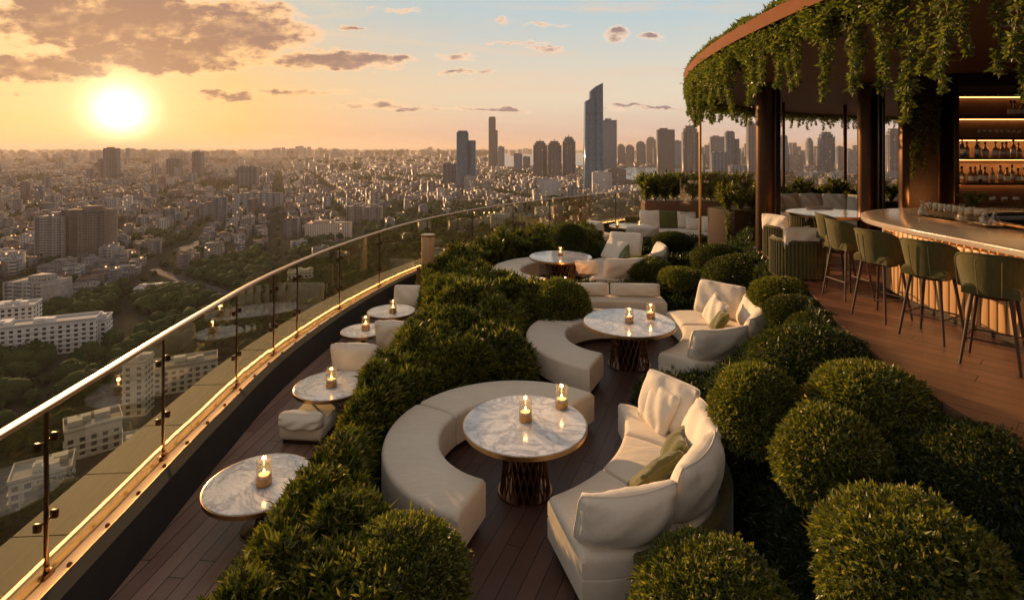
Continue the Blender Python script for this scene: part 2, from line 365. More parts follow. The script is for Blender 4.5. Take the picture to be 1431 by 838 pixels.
def glassm(tint, gl=(1, 1, 1), rough=.02, refl=.5, body=None, f0=.04):
    def fn(n, out):
        t = n.new('ShaderNodeBsdfTransparent'); t.inputs[0].default_value = (*tint, 1)
        g_ = n.new('ShaderNodeBsdfGlossy'); g_.inputs[0].default_value = (*gl, 1); g_.inputs['Roughness'].default_value = rough
        fr = n.new('ShaderNodeLayerWeight'); fr.inputs[0].default_value = .5; geo = n.new('ShaderNodeNewGeometry')
        fz = n.m('MULTIPLY', n.m('ADD', f0, n.m('MULTIPLY', n.m('POWER', fr.outputs['Facing'], 5.0), refl)), n.m('SUBTRACT', 1.0, geo.outputs['Backfacing']))
        mx = n.new('ShaderNodeMixShader'); n.l.new(fz, mx.inputs[0]); n.l.new(t.outputs[0], mx.inputs[1]); n.l.new(g_.outputs[0], mx.inputs[2])
        last = mx.outputs[0]
        if body:
            d = n.new('ShaderNodeBsdfDiffuse'); d.inputs[0].default_value = (*body[0], 1); m2 = n.new('ShaderNodeMixShader'); m2.inputs[0].default_value = body[1]
            n.l.new(last, m2.inputs[1]); n.l.new(d.outputs[0], m2.inputs[2]); last = m2.outputs[0]
        n.l.new(last, out.inputs[0])
    return fn
M['glass'] = mat('green_tinted_glass', glassm((.82, .81, .70), refl=.75, f0=.13, body=((.45, .38, .24), .05)))
M['clear'] = mat('clear_glass', glassm((.90, .88, .83), rough=.03, refl=.9, f0=.12, body=((.9, .75, .55), .02)))
def emit(c, s): return lambda n, o: (lambda e: (n.put(e.inputs[0], (*c, 1)), n.put(e.inputs[1], s), n.l.new(e.outputs[0], o.inputs[0])))(n.new('ShaderNodeEmission'))
M['flame'] = mat('candle_flame', emit((1, .58, .2), 14))
M['led'] = mat('warm_strip_light', emit((1, .44, .12), 22))
M['shelfled'] = mat('shelf_strip_light', emit((1, .48, .15), 3.5))
M['bulb'] = mat('garden_bulb', emit((1, .42, .12), 40))
M['wax'] = mat('candle_wax', lambda n, o: pbsdf(n, o, n.mix(n.noise(objc(n), 20), (.75, .62, .42), (.85, .75, .55)), .5, **{'Subsurface Weight': .3}))
M['amber'] = mat('amber_spirit', lambda n, o: pbsdf(n, o, n.mix(n.noise(objc(n), 9), (.42, .17, .04), (.62, .30, .09)), .12, **{'Transmission Weight': .35}))
M['darkbottle'] = mat('dark_bottle_glass', lambda n, o: pbsdf(n, o, n.mix(n.noise(objc(n), 9), (.02, .02, .01), (.06, .05, .02)), .1))
M['label'] = mat('bottle_paper', lambda n, o: pbsdf(n, o, n.mix(n.noise(objc(n), 30), (.62, .52, .36), (.75, .66, .5)), .7))

# ================================================================== THE CITY
def facade(kind):
    def fn(n, out):
        uvn = n.new('ShaderNodeTexCoord').outputs['UV']; u_, v_, _ = n.sep(uvn)
        at = n.new('ShaderNodeAttribute', attribute_name='tint').outputs['Color']
        dirt = n.noise(posc(n), .12, 5, .6)
        at = n.mix(1.0, at, (.66, .65, .65), 'MULTIPLY'); base = n.mix(n.m('MULTIPLY', dirt, .55), at, n.mix(1.0, at, (.55, .5, .45), 'MULTIPLY'))
        if kind == 'punched': us, vs, a, b, c_, d_ = 3.3, 3.1, .24, .76, .28, .78
        elif kind == 'balcony': us, vs, a, b, c_, d_ = 4.6, 3.2, .10, .90, .34, .94
        elif kind == 'ribbon': us, vs, a, b, c_, d_ = 6.0, 3.6, .04, .96, .30, .80
        else: us, vs, a, b, c_, d_ = 3.0, 4.2, .06, .94, .10, .95
        su_ = n.m('DIVIDE', u_, us); sv_ = n.m('DIVIDE', v_, vs); fu = n.m('FRACT', su_); fv = n.m('FRACT', sv_)
        wm = n.m('MULTIPLY', n.m('MULTIPLY', n.m('GREATER_THAN', fu, a), n.m('LESS_THAN', fu, b)), n.m('MULTIPLY', n.m('GREATER_THAN', fv, c_), n.m('LESS_THAN', fv, d_)))
        wn = n.new('ShaderNodeTexWhiteNoise', noise_dimensions='2D'); n.put(wn.inputs['Vector'], n.comb(n.m('FLOOR', su_), n.m('FLOOR', sv_), 0.0))
        dark = n.mix(wn.outputs[0], (.018, .024, .032), (.08, .09, .10)) if kind != 'curtain' else n.mix(wn.outputs[0], (.03, .075, .125), (.08, .15, .22))
        if kind != 'punched':
            recess_shade = n.m('GREATER_THAN', n.m('FRACT', n.m('DIVIDE', u_, 13.8)), .60); mech = n.m('LESS_THAN', n.m('FRACT', n.m('DIVIDE', n.m('ADD', v_, 9.0), 62.0)), .05)  # vertical bands paint the shade of unmodelled recesses; mech marks plant floors
            base = n.mix(n.m('MULTIPLY', n.m('MAXIMUM', recess_shade, mech), .62), base, (.03, .04, .055))
        col_ = n.mix(wm, base, dark)
        rg = n.m('SUBTRACT', .85, n.m('MULTIPLY', wm, .55 if kind != 'curtain' else .7))
        lit = n.m('MULTIPLY', wm, n.m('GREATER_THAN', wn.outputs[0], .975 if kind == 'punched' else 2.0))
        p = pbsdf(n, out, col_, rg, spec=.5)
        n.put(p.inputs['Emission Color'], (1, .55, .2, 1)); n.put(p.inputs['Emission Strength'], n.m('MULTIPLY', lit, 1.6))
    return fn
MW = [mat('city_plaster_facade', facade('punched')), mat('city_balcony_facade', facade('balcony')), mat('city_ribbon_facade', facade('ribbon')),
      mat('city_curtain_glass', facade('curtain'))]
def roofm(n, out):
    at = n.new('ShaderNodeAttribute', attribute_name='tint').outputs['Color']
    d = n.noise(posc(n), .35, 5, .65)
    pbsdf(n, out, n.mix(n.m('MULTIPLY', d, .9), n.mix(1.0, at, (.8, .78, .76), 'MULTIPLY'), (.07, .065, .06)), .9, spec=.1)
MROOF = mat('city_flat_roof', roofm)
MATS = MW + [MROOF]
class Boxes:
    def __init__(s): s.V = []; s.F = []; s.mi = []; s.col = []; s.uv = []; s.n = 0
    def add(s, cx, cy, z0, w, d, h, rot=0, col=(.5, .5, .5), roof=None, wm=0, top=None, slant=0):
        c, sn = math.cos(rot), math.sin(rot); q = []
        hh = [h, h, h, h] if not slant else [h - slant, h, h, h - slant]
        tp = top or 1.0
        for zz in (0, 1):
            k = tp if zz else 1.0
            for i, (a, b) in enumerate(((-1, -1), (1, -1), (1, 1), (-1, 1))):
                x, y = a * w / 2 * k, b * d / 2 * k; q.append((cx + x * c - y * sn, cy + x * sn + y * c, z0 + (hh[i] if zz else 0)))
        o = s.n; s.V += q; s.n += 8
        uo = (int(abs(cx) * 7) % 50) * 3.3
        for i, L in enumerate((w, d, w, d)):
            j = (i + 1) % 4; s.F.append((o + i, o + j, o + 4 + j, o + 4 + i)); s.mi.append(wm); s.col.append(col)
            s.uv += [(uo, 0), (uo + L, 0), (uo + L, hh[j]), (uo, hh[i])]
        s.F.append((o + 4, o + 5, o + 6, o + 7)); s.mi.append(4); s.col.append(roof or tuple(k * .8 for k in col)); s.uv += [(0, 0)] * 4
        return s
    def build(s, name, parent=None, off=None):
        V = np.array(s.V); 
        if off is not None: V = V - np.array(off)
        return np_mesh(name, V, s.F, MATS, s.mi, np.array(s.col), s.uv, parent=parent)

# ---- ground, water, road
GH = 42000
def gmat(n, out):
    p = posc(n); a = n.noise(p, .004, 6, .62); b = n.noise(p, .03, 6, .65); c_ = n.noise(p, .2, 4, .6)
    c = n.mix(b, (.022, .03, .012), (.085, .07, .052)); c = n.mix(n.m('MULTIPLY', n.m('GREATER_THAN', a, .52), .6), c, (.03, .045, .018)); c = n.mix(n.m('MULTIPLY', c_, .4), c, (.06, .055, .042))
    pbsdf(n, out, c, 1.0, spec=.0)
o = np_mesh('city_ground', [(-GH, -2000, GZ), (GH, -2000, GZ), (GH, GH, GZ), (-GH, GH, GZ)], [(0, 1, 2, 3)], mat('city_ground', gmat)); tag(o, kind='structure')
def sheet(name, pts, dz, m):
    b = MB(); q = [P(x, y, GZ) for x, y in pts]
    b.add([(p.x, p.y, GZ + dz) for p in q], [tuple(range(len(q)))]); o = b.build(name, m); tag(o, kind='structure'); return o
def wat(n, out):
    p = posc(n); pbsdf(n, out, n.mix(n.noise(p, .003, 4), (.08, .11, .13), (.13, .16, .18)), .22, normal=bump(n, n.noise(n.map(p, (1, .3, 1)), .05, 4), .08, 2.0))
MWATER = mat('river_water', wat)
sheet('river', [(694, 234), (700, 214), (740, 211.5), (800, 213), (860, 216), (1010, 221), (1010, 230), (900, 229), (850, 233), (800, 231)], .5, MWATER)
sheet('river', [(868, 237), (880, 233.5), (960, 236), (1010, 238), (1008, 250), (940, 249), (885, 252), (868, 249)], .6, MWATER)
MROAD = mat('road_asphalt', lambda n, o: pbsdf(n, o, n.mix(n.noise(posc(n), .4, 4), (.06, .055, .05), (.12, .105, .095)), .95, spec=.1))
sheet('road', [(205, 377), (222, 376), (300, 400), (345, 418), (330, 428), (282, 408)], .4, MROAD)
sheet('road', [(500, 253), (520, 253), (300, 330), (262, 352), (240, 350)], .4, MROAD)
sheet('forecourt', [(232, 383), (262, 376), (300, 384), (280, 396)], .5, mat('forecourt_paving', stone((.10, .09, .075), (.15, .13, .11), .05, .95, 0)))

def pxpy(x, y, z): return CX + x / y * F, HY + (CH - z) / y * F
PAL = [((.74, .71, .66), 'white'), ((.50, .44, .36), 'cream'), ((.38, .33, .28), 'beige'), ((.38, .36, .35), 'grey'), ((.34, .22, .16), 'brown'),
       ((.55, .52, .50), 'pale grey'), ((.42, .27, .19), 'terracotta'), ((.25, .27, .30), 'slate')]
ROOFS = [((.50, .47, .43), 'flat pale roof'), ((.30, .28, .27), 'flat grey roof'), ((.33, .13, .075), 'red roof'), ((.62, .60, .57), 'white roof')]
rcity = random.Random(11)
LM = []      # explicit landmark buildings: footprints kept clear
def lm(pl, pr, pt, pb, col, wm, rot=0, depth=None, style='plain', name='apartment_building', label='', cat='building', group=None, roof=None):
    d = (CH - GZ) * F / (pb - HY); x0, x1 = (pl - CX) / F * d, (pr - CX) / F * d; w = x1 - x0; h = (pb - pt) / F * d; dp = depth or min(w * .8, 45)
    LM.append((pl, pr, pt, pb, d, (x0 + x1) / 2, w, dp)); cx, cy = (x0 + x1) / 2, d + dp / 2
    e = empty(name, (cx, cy, GZ), 0, label, cat, group)
    off = (cx, cy, GZ); ww = w / (abs(math.cos(rot)) + .6 * abs(math.sin(rot)))
    rr = roof or tuple(k * .8 for k in col)
    if style == 'plain':
        Boxes().add(cx, cy, GZ, ww, dp, h, rot, col, rr, wm).build('wall', e, off)
        Boxes().add(cx - ww * .12, cy, GZ + h, ww * .45, dp * .45, max(3.5, h * .035), rot, tuple(k * .85 for k in col), rr, 0).build('plant_room', e, off)
    elif style == 'crown':
        Boxes().add(cx, cy, GZ, ww, dp, h * .86, rot, col, rr, wm).build('wall', e, off)
        b = Boxes(); b.add(cx, cy, GZ + h * .86, ww * .84, dp * .84, h * .07, rot, col, rr, wm); b.add(cx, cy, GZ + h * .93, ww * .62, dp * .62, h * .05, rot, col, rr, 2); b.build('crown', e, off)
        for s_ in (-.5, -.17, .17, .5):
            Boxes().add(cx + s_ * ww * math.cos(rot), cy - dp * .5, GZ, ww * .09, 3, h * .88, rot, tuple(k * .8 for k in col), rr, 0).build('pier', e, off)
        mb = MB().tube([(0, 0, h * .97), (0, 0, h * 1.0), (0, 0, h * 1.045)], [ww * .05, ww * .03, ww * .01], 6); mb.build('mast', M['black'], e)
    elif style == 'step':
        Boxes().add(cx - ww * .2, cy, GZ, ww * .6, dp, h, rot, col, rr, wm).build('wall', e, off)
        Boxes().add(cx + ww * .31, cy + 2, GZ, ww * .38, dp * .8, h * .86, rot, tuple(k * .9 for k in col), rr, wm).build('wing', e, off)
        Boxes().add(cx - ww * .2, cy, GZ + h, ww * .5, dp * .6, h * .03, rot, tuple(k * .6 for k in col), rr, 0).build('plant_room', e, off)
    elif style == 'slender':
        Boxes().add(cx - ww * .08, cy, GZ, ww * .72, dp, h * .97, rot, col, rr, wm).build('wall', e, off)
        Boxes().add(cx + ww * .36, cy, GZ, ww * .26, dp * .7, h * .74, rot, tuple(k * .85 for k in col), rr, wm).build('wing', e, off)
        Boxes().add(cx - ww * .08, cy, GZ + h * .97, ww * .6, dp * .8, h * .03, rot, tuple(k * .5 for k in col), rr, 0).build('crown', e, off)
    elif style == 'slab':      # white slab with projecting floors and a grid of balconies
        Boxes().add(cx, cy, GZ, ww, dp, h, rot, col, rr, 1).build('wall', e, off)
        nfl = int(h / 3.2); b = Boxes()
        for k in range(nfl): b.add(cx, cy, GZ + 2.6 + k * 3.2, ww + 1.6, dp + 1.6, .55, rot, tuple(min(1, q * 1.1) for q in col), rr, 0)
        b.mi = [4] * len(b.mi); b.build('balcony_bands', e, off)
        for k in range(int(ww / 9) + 1):
            s_ = -ww / 2 + k * ww / max(1, int(ww / 9)); q = Boxes().add(cx + s_ * math.cos(rot), cy + s_ * math.sin(rot), GZ, .8, dp + 2.2, h + .5, rot, col, rr, 0); q.mi = [4] * 5; q.build('fin_wall', e, off)
        Boxes().add(cx + ww * .1, cy, GZ + h, ww * .4, dp * .5, 4.5, rot, tuple(k * .8 for k in col), rr, 0).build('plant_room', e, off)
    return e
BLU = (.10, .18, .28); DKB = (.07, .12, .20); TAN = (.30, .25, .21); GRB = (.17, .22, .29)
lm(638, 664, 185, 265, DKB, 3, 0, 40, 'step', 'office_tower', 'dark stepped tower, leftmost tall one in the middle of the skyline', 'tower')
lm(619, 637, 229, 262, (.2, .22, .25), 2, 0, 35, 'plain', 'office_tower', 'lower dark block at the left foot of the dark stepped tower', 'tower')
lm(648, 664, 246, 266, (.45, .46, .47), 0, 0, 20, 'plain', 'apartment_building', 'small pale block at the right foot of the dark stepped tower', 'building')
lm(682, 695.5, 163, 236, (.17, .20, .26), 2, 0, 40, 'slender', 'office_tower', 'thin tower with a lower right wing, tallest between dark stepped tower and fin tower', 'tower')
lm(696, 705, 205, 232, GRB, 3, 0, 40, 'plain', 'office_tower', 'short blue tower just right of the thin winged tower', 'tower')
lm(718, 730, 215, 240, DKB, 3, 0, 40, 'plain', 'office_tower', 'short dark tower in front of the river, left of the three capped towers', 'tower')
lm(731, 741, 219, 238, GRB, 2, 0, 40, 'plain', 'office_tower', 'low grey tower squeezed beside a short dark one at the river', 'tower')
for i, (a, b, t, w_) in enumerate(((746, 764, 196, 249), (766, 784, 196, 250), (787, 803.5, 190, 248))):
    lm(a, b, t, w_, (.27, .27, .31) if i < 2 else (.20, .24, .31), 1, 0, 38, 'crown', 'residential_tower', ('first', 'second', 'tallest')[i] + (' of two equal brown towers with stepped caps and masts before the river', ' of two equal brown towers with stepped caps, the one nearer the fin tower', ' of the three towers with stepped caps, beside the glass fin tower')[i], 'tower', 'capped towers by the river')
# glass fin tower
d = (CH - GZ) * F / 61.0; e = empty('glass_tower', ((830 - CX) / F * d, d, GZ), 0, 'tallest blue glass tower with a slanted top and folded fins', 'tower')
LM.append((817, 843, 117, 268, d, (830 - CX) / F * d, 56, 50)); s1 = d / F
def wedge(name, x0, x1, y0, y1, zb, ztl, ztr, xt0=0, xt1=0, m=3, par=e):
    V = [(x0, y0, 0), (x1, y0, 0), (x1, y1, 0), (x0, y1, 0), (x0 + xt0, y0 + 2, ztl), (x1 + xt1, y0 + 2, ztr), (x1 + xt1, y1, ztr), (x0 + xt0, y1, ztl)]
    Fq = [(0, 1, 5, 4), (1, 2, 6, 5), (2, 3, 7, 6), (3, 0, 4, 7), (4, 5, 6, 7)]; uv = []
    for f in Fq: 
        L = (Vector(V[f[0]]) - Vector(V[f[1]])).length; uv += [(0, 0), (L, 0), (L, V[f[2]][2]), (0, V[f[3]][2])]
    return np_mesh(name, V, Fq, MATS, [m] * 4 + [4], np.array([(.13, .32, .48)] * 5), uv, parent=par)
wedge('wall', -12.5 * s1, 4 * s1, 0, 50, 0, 127 * s1, 134 * s1, 1.5 * s1, 0)
wedge('glass_fin', 4.1 * s1, 13 * s1, -6, 46, 0, 147 * s1, 152 * s1, -1.5 * s1, -.6 * s1)
wedge('glass_fin', -6 * s1, 4.0 * s1, -3, 40, 0, 141 * s1, 147 * s1, 1.5 * s1, -1.5 * s1)
lm(843.5, 862, 168, 240, (.09, .17, .25), 3, 0, 40, 'plain', 'glass_tower', 'flat topped blue glass tower close to the right of the fin tower', 'tower')
for i, (a, b, t, w_, lb) in enumerate(((863.5, 873, 201, 231, 'first small tower right of the flat topped glass tower'), (875, 886, 202, 229, 'second small tower right of the flat topped glass tower'), (890, 902, 197, 231, 'third small tower across the river, a little taller than its neighbours'), (904, 916, 191, 227, 'fourth small tower across the river, just left of the broad dark one'))):
    lm(a, b, t, w_, (.18, .23, .31), 1, 0, 40, 'crown', 'residential_tower', lb, 'tower', 'small towers across the river')
lm(920, 943, 181, 240, (.11, .13, .17), 2, 0, 45, 'plain', 'office_tower', 'broad dark office tower right of the small riverside towers', 'tower')
lm(943.5, 954, 197, 233, (.2, .25, .29), 3, 0, 40, 'plain', 'glass_tower', 'narrow blue tower behind the right side of the broad dark one', 'tower')
lm(955.5, 976, 174, 252, (.42, .36, .32), 1, 0, 32, 'crown', 'residential_tower', 'pale ribbed tower beside the thin gold pole under the canopy edge', 'tower')
lm(994, 1013, 191, 236, (.26, .31, .39), 1, 0, 32, 'plain', 'residential_tower', 'grey flat tower seen under the vines, between gold pole and bronze column', 'tower')
lm(996, 1018, 213, 256, (.36, .42, .5), 2, 0, 32, 'plain', 'office_tower', 'lower broad grey block standing in front of a grey tower under the vines', 'tower')
lm(1016, 1034, 185, 250, (.27, .34, .44), 1, 0, 32, 'step', 'residential_tower', 'stepped blue grey tower left of the big bronze column', 'tower')
lm(1047, 1059, 172, 252, (.42, .36, .32), 1, 0, 32, 'plain', 'residential_tower', 'tan tower partly hidden by the big bronze column', 'tower')
lm(1022, 1045, 232, 258, (.5, .5, .5), 2, 0, 32, 'plain', 'office_block', 'low pale ribbon windowed block behind the planter palms', 'building')
lm(1092, 1103, 189, 247, (.3, .33, .36), 3, 0, 30, 'slender', 'glass_tower', 'slender glass tower just right of the big bronze column', 'tower')
lm(1104, 1123, 216, 247, (.5, .40, .33), 0, 0, 30, 'plain', 'apartment_building', 'tan gridded block between the bronze column and the thin dark posts', 'building')
lm(1130, 1136, 192, 236, (.28, .31, .35), 2, 0, 40, 'crown', 'residential_tower', 'needle thin capped tower seen far off between the two columns', 'tower')
lm(1148, 1166, 183, 249, (.17, .23, .32), 1, 0, 32, 'crown', 'residential_tower', 'tall grey capped tower just left of the thin dark post', 'tower')
lm(1172, 1180, 205, 240, (.3, .32, .35), 2, 0, 32, 'plain', 'office_tower', 'small grey tower hugging the thin dark post', 'tower')
lm(1186, 1200, 212, 246, (.42, .42, .44), 0, 0, 32, 'plain', 'apartment_building', 'grey block between the thin dark post and the second column', 'building')
lm(1244, 1261, 178, 256, (.36, .33, .32), 1, 0, 32, 'crown', 'residential_tower', 'brown ribbed tower against the edge of the bar wall', 'tower')
lm(1231, 1240, 192, 246, (.2, .24, .3), 3, 0, 32, 'plain', 'glass_tower', 'dark blue tower right of the second bronze column', 'tower')
# mid-ground blocks
lm(829, 855, 241, 271, (.85, .80, .74), 0, 0, 30, 'plain', label='white gridded block in front of the foot of the fin tower', cat='building')
lm(850, 875, 237, 262, (.33, .26, .22), 0, 0, 30, 'plain', label='brown block behind the white gridded one near the river', cat='building')
lm(752, 784, 252, 277, (.80, .78, .75), 0, 0, 30, 'plain', label='wide white block below the three capped towers', cat='building')
lm(483, 504, 289, 312, (.62, .54, .45), 1, .1, 22, 'slab', label='left one of a cream pair of balcony blocks above the handrail', cat='building')
lm(507, 532, 290, 313, (.62, .52, .43), 1, .1, 22, 'slab', label='right one of a cream pair of balcony blocks above the handrail', cat='building')
lm(48, 85, 303, 360, (.62, .58, .52), 1, .12, 20, 'slab', label='pale narrow high-rise with balconies, left one of the twin blocks', cat='building')
lm(86, 146, 294, 358, (.42, .33, .25), 1, .06, 22, 'slab', label='wide tan high-rise full of balconies, right one of the twin blocks', cat='building')
lm(332, 356, 233, 262, (.42, .35, .32), 2, 0, 30, 'plain', 'office_tower', 'brown square tower rising out of low houses in the left middle distance', 'tower')
lm(338, 390, 270, 293, (.60, .56, .52), 2, 0, 22, 'plain', label='long low white block in front of the brown square tower', cat='building')
lm(278, 308, 285, 306, (.40, .32, .28), 1, 0, 22, 'plain', label='pair-windowed brown block among low houses left of the long white one', cat='building')
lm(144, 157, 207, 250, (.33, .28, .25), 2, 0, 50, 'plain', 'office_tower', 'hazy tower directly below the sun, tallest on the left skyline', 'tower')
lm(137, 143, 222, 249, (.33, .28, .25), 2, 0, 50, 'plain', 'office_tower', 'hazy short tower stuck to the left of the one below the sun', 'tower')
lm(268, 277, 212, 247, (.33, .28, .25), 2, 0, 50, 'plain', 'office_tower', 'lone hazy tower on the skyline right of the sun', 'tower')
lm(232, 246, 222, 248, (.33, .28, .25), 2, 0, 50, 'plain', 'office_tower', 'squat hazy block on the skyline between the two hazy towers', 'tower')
lm(396, 413, 306, 334, (.34, .25, .2), 1, 0, 20, 'plain', label='brown high-rise standing left of the sunlit cream hall', cat='building')
lm(425, 486, 313, 336, (.95, .75, .55), 0, .05, 26, 'plain', 'civic_hall', 'bright sunlit cream hall just above the handrail', 'building')
lm(2, 70, 396, 432, (.66, .63, .58), 0, -.15, 24, 'slab', label='white stepped block behind the trees at the left edge', cat='building')
# big white block lower left with modelled windows
def near_block(px, py, w, dp, h, rot, label, roofc=(.34, .33, .32)):
    q = P(px, py, GZ); e = empty('apartment_building', q, rot, label, 'building'); LM.append((px - 60, px + 60, py - 50, py, q.y, q.x, w + 10, dp + 10))
    col = (.66, .65, .62); mb = MB().box((0, 0, h / 2), (w, dp, h)); mb.build('wall', MPL, e)
    MB().box((0, 0, h + .25), (w + .8, dp + .8, .5)).build('roof', MRF, e); pr = MB()
    for (a, b, c_, d_) in ((0, -dp / 2 - .2, w + .8, .4), (0, dp / 2 + .2, w + .8, .4), (-w / 2 - .2, 0, .4, dp), (w / 2 + .2, 0, .4, dp)): pr.box((a, b, h + 1.0), (c_, d_, 1.1))
    pr.build('parapet', MPL, e)
    for k in range(4): MB().box((rcity.uniform(-.38, .38) * w, rcity.uniform(-.25, .25) * dp, h + 1.6), (rcity.uniform(3, 7), rcity.uniform(3, 5), rcity.uniform(1.6, 3))).build('roof_hut', MPL, e)
    nf = int(h / 3.1); nw = min(int(w / 3.6), 14)
    for fl in range(nf):
        MB().box((0, 0, fl * 3.1 + .02), (w + 1.0, dp + 1.0, .32)).build('floor_ledge', MPL, e)
        for k in range(nw):
            x = -w / 2 + (k + .5) * w / nw; MB().box((x, -dp / 2 - .02, fl * 3.1 + 1.75), (1.9, .12, 1.7)).build('window', MWN, e)
            if rcity.random() < .28: MB().box((x, -dp / 2 - .65, fl * 3.1 + .75), (2.7, 1.2, 1.05)).build('balcony', MPL, e)
        for k in range(3):
            y = -dp / 2 + (k + .5) * dp / 3; MB().box((w / 2 + .02, y, fl * 3.1 + 1.75), (.12, 1.9, 1.7)).build('window', MWN, e)
    return e
MPL = mat('white_render', stone((.55, .53, .50), (.70, .68, .63), .15, .85)); MRF = mat('roofing_felt', stone((.24, .23, .22), (.38, .36, .33), .12, .9))
MWN = mat('dark_window_glass', lambda n, o: pbsdf(n, o, n.mix(n.noise(posc(n), 3), (.015, .018, .022), (.05, .05, .05)), .2))
near_block(62, 492, 58, 15, 20, .42, 'big white block with rows of dark windows among trees at the lower left')
near_block(20, 470, 26, 16, 22, .42, 'white wing standing behind the big white block at the left edge')
near_block(128, 480, 20, 15, 17, .42, 'white end wing that closes the big white block on its right')
near_block(193, 575, 10, 10, 26, .2, 'narrow white tower block seen through the glass balustrade')
near_block(255, 540, 34, 14, 14, .5, 'long white villa block seen through the glass between the second and third posts')
near_block(130, 625, 20, 14, 12, .7, 'pale block low behind the nearest glass panel')
near_block(60, 690, 18, 14, 10, .6, 'pale flat block seen through the glass left of the first post')
near_block(200, 640, 14, 12, 9, .6, 'small pale house seen through the second glass panel')
near_block(760, 300, 34, 18, 14, .1, 'white low block seen through the far glass above the round bush')
near_block(695, 318, 22, 16, 22, .1, 'tan lit block seen through the far glass by the sunny shrubs')
near_block(218, 408, 30, 18, 5, .3, 'low grey pavilion in a clearing of the dark park')
near_block(420, 400, 22, 16, 14, .3, 'grey block seen through the curved glass beyond the small tables')

# ---- procedural districts
def is_park(px, py, x, y):
    if py > 412 and px < 560: return rcity.random() < .93 if py < 560 else rcity.random() < .6
    if 395 < py <= 412 and px > 180: return rcity.random() < .9
    if px > 225 and px < 545 and 412 - (px - 225) * .30 - 18 < py < 400: return rcity.random() < .93
    if 545 <= px < 900 and py > 285: return rcity.random() < .62
    if 0 < px < 60 and 360 < py < 395: return rcity.random() < .7
    v_ = math.sin(x * .0061 + 1.3) * math.cos(y * .0043 + x * .002) + .6 * math.sin(x * .017 + y * .013) + .5 * math.sin(y * .0023 + 2)
    return v_ > .95
near_list = []; far = Boxes(); trees = []
def clear(x, y, r):
    for (_, _, _, _, d_, cx_, w_, dp_) in LM:
        if abs(x - cx_) < w_ / 2 + r and d_ - r < y < d_ + dp_ + r: return False
    px, py = pxpy(x, y, GZ)
    if 690 < px < 1012 and 211 < py < 234 and not (py > 231 and px > 850): return False
    if 866 < px < 1010 and 233 < py < 259: return False
    if 205 < px < 345 and 376 < py < 424 and abs((py - 377) - (px - 213) * .36) < 7 + (px - 205) * .02: return False
    return True
bands = [(190, 1500, 24, 1.0), (1500, 3200, 32, 1.0), (3200, 6500, 62, 1.5), (6500, 20000, 150, 2.6)]
TH = R(23)
for (d0, d1, cell, big) in bands:
    xr = 1.0 * d1
    ni = int(1.5 * d1 / cell)
    for i in range(-ni, ni):
        for j in range(-ni, ni):
            gx, gy = i * cell, j * cell
            x = gx * math.cos(TH) - gy * math.sin(TH); y = gx * math.sin(TH) + gy * math.cos(TH)
            if not (d0 < y < d1) or abs(x) > y * .96 + 30: continue
            if x / y > .80: continue
            x += rcity.uniform(-.13, .13) * cell; y += rcity.uniform(-.13, .13) * cell
            px, py = pxpy(x, y, GZ)
            if py > 600 and px > 260: continue
            if px > 560 and py > 400: continue
            street = (i % 5 == 0) or (j % 7 == 0)
            if d1 <= 3200 and street:
                if rcity.random() < .5: trees.append((x, y, rcity.uniform(2.5, 4.5)))
                continue
            if not clear(x, y, cell * .35): continue
            if is_park(px, py, x, y):
                if d1 <= 3200:
                    for k in range(12 if y < 650 else 6 if y < 1500 else 2): 
                        tx, ty = x + rcity.uniform(-.55, .55) * cell, y + rcity.uniform(-.55, .55) * cell
                        if clear(tx, ty, 4): trees.append((tx, ty, rcity.uniform(3.2, 6.5)))
                elif rcity.random() < .35: trees.append((x, y, cell * .35))
                continue
            if rcity.random() < .22: 
                if y < 3200: trees.append((x, y, rcity.uniform(3, 6)))
                continue
            rot = TH + rcity.choice((0, 0, math.pi / 2)) + rcity.uniform(-.08, .08)
            w = cell * rcity.uniform(.48, .86); dp = cell * rcity.uniform(.42, .72)
            h = rcity.choice((4, 6, 7, 7, 9, 9, 12, 12, 15, 18)) * (1 if y < 3200 else 1.1)
            if rcity.random() < .022 * big and y > 700: h = rcity.uniform(24, 50) * (1 if y < 6000 else 1.4); w = min(w, 26 * big); dp = min(dp, 22 * big)
            ci = rcity.choices(range(8), (26, 18, 14, 12, 8, 12, 8, 7))[0]; ri = rcity.choices(range(4), (9, 9, 7, 4))[0]
            wm = rcity.choice((0, 0, 0, 1, 1, 2)); shp = rcity.choice(('square', 'stepped', 'L-shaped', 'plain'))
            rec = (x, y, w, dp, h, rot, ci, ri, wm, shp)
            vis = px > -5 and ((px < 600 and py < 830 - px * 1.02) or (600 <= px < 900 and py < 318) or (900 <= px < 1260 and py < 262))
            near_list.append((w * h / y / y if vis else 0, rec))
            if y < 2600 and rcity.random() < .5: trees.append((x + w * .55, y - dp * .6, rcity.uniform(2, 4)))
near_list.sort(key=lambda t: -t[0])
ADJ = {0: 'white', 1: 'cream', 2: 'beige', 3: 'mid grey', 4: 'brown', 5: 'pale grey', 6: 'terracotta', 7: 'slate'}
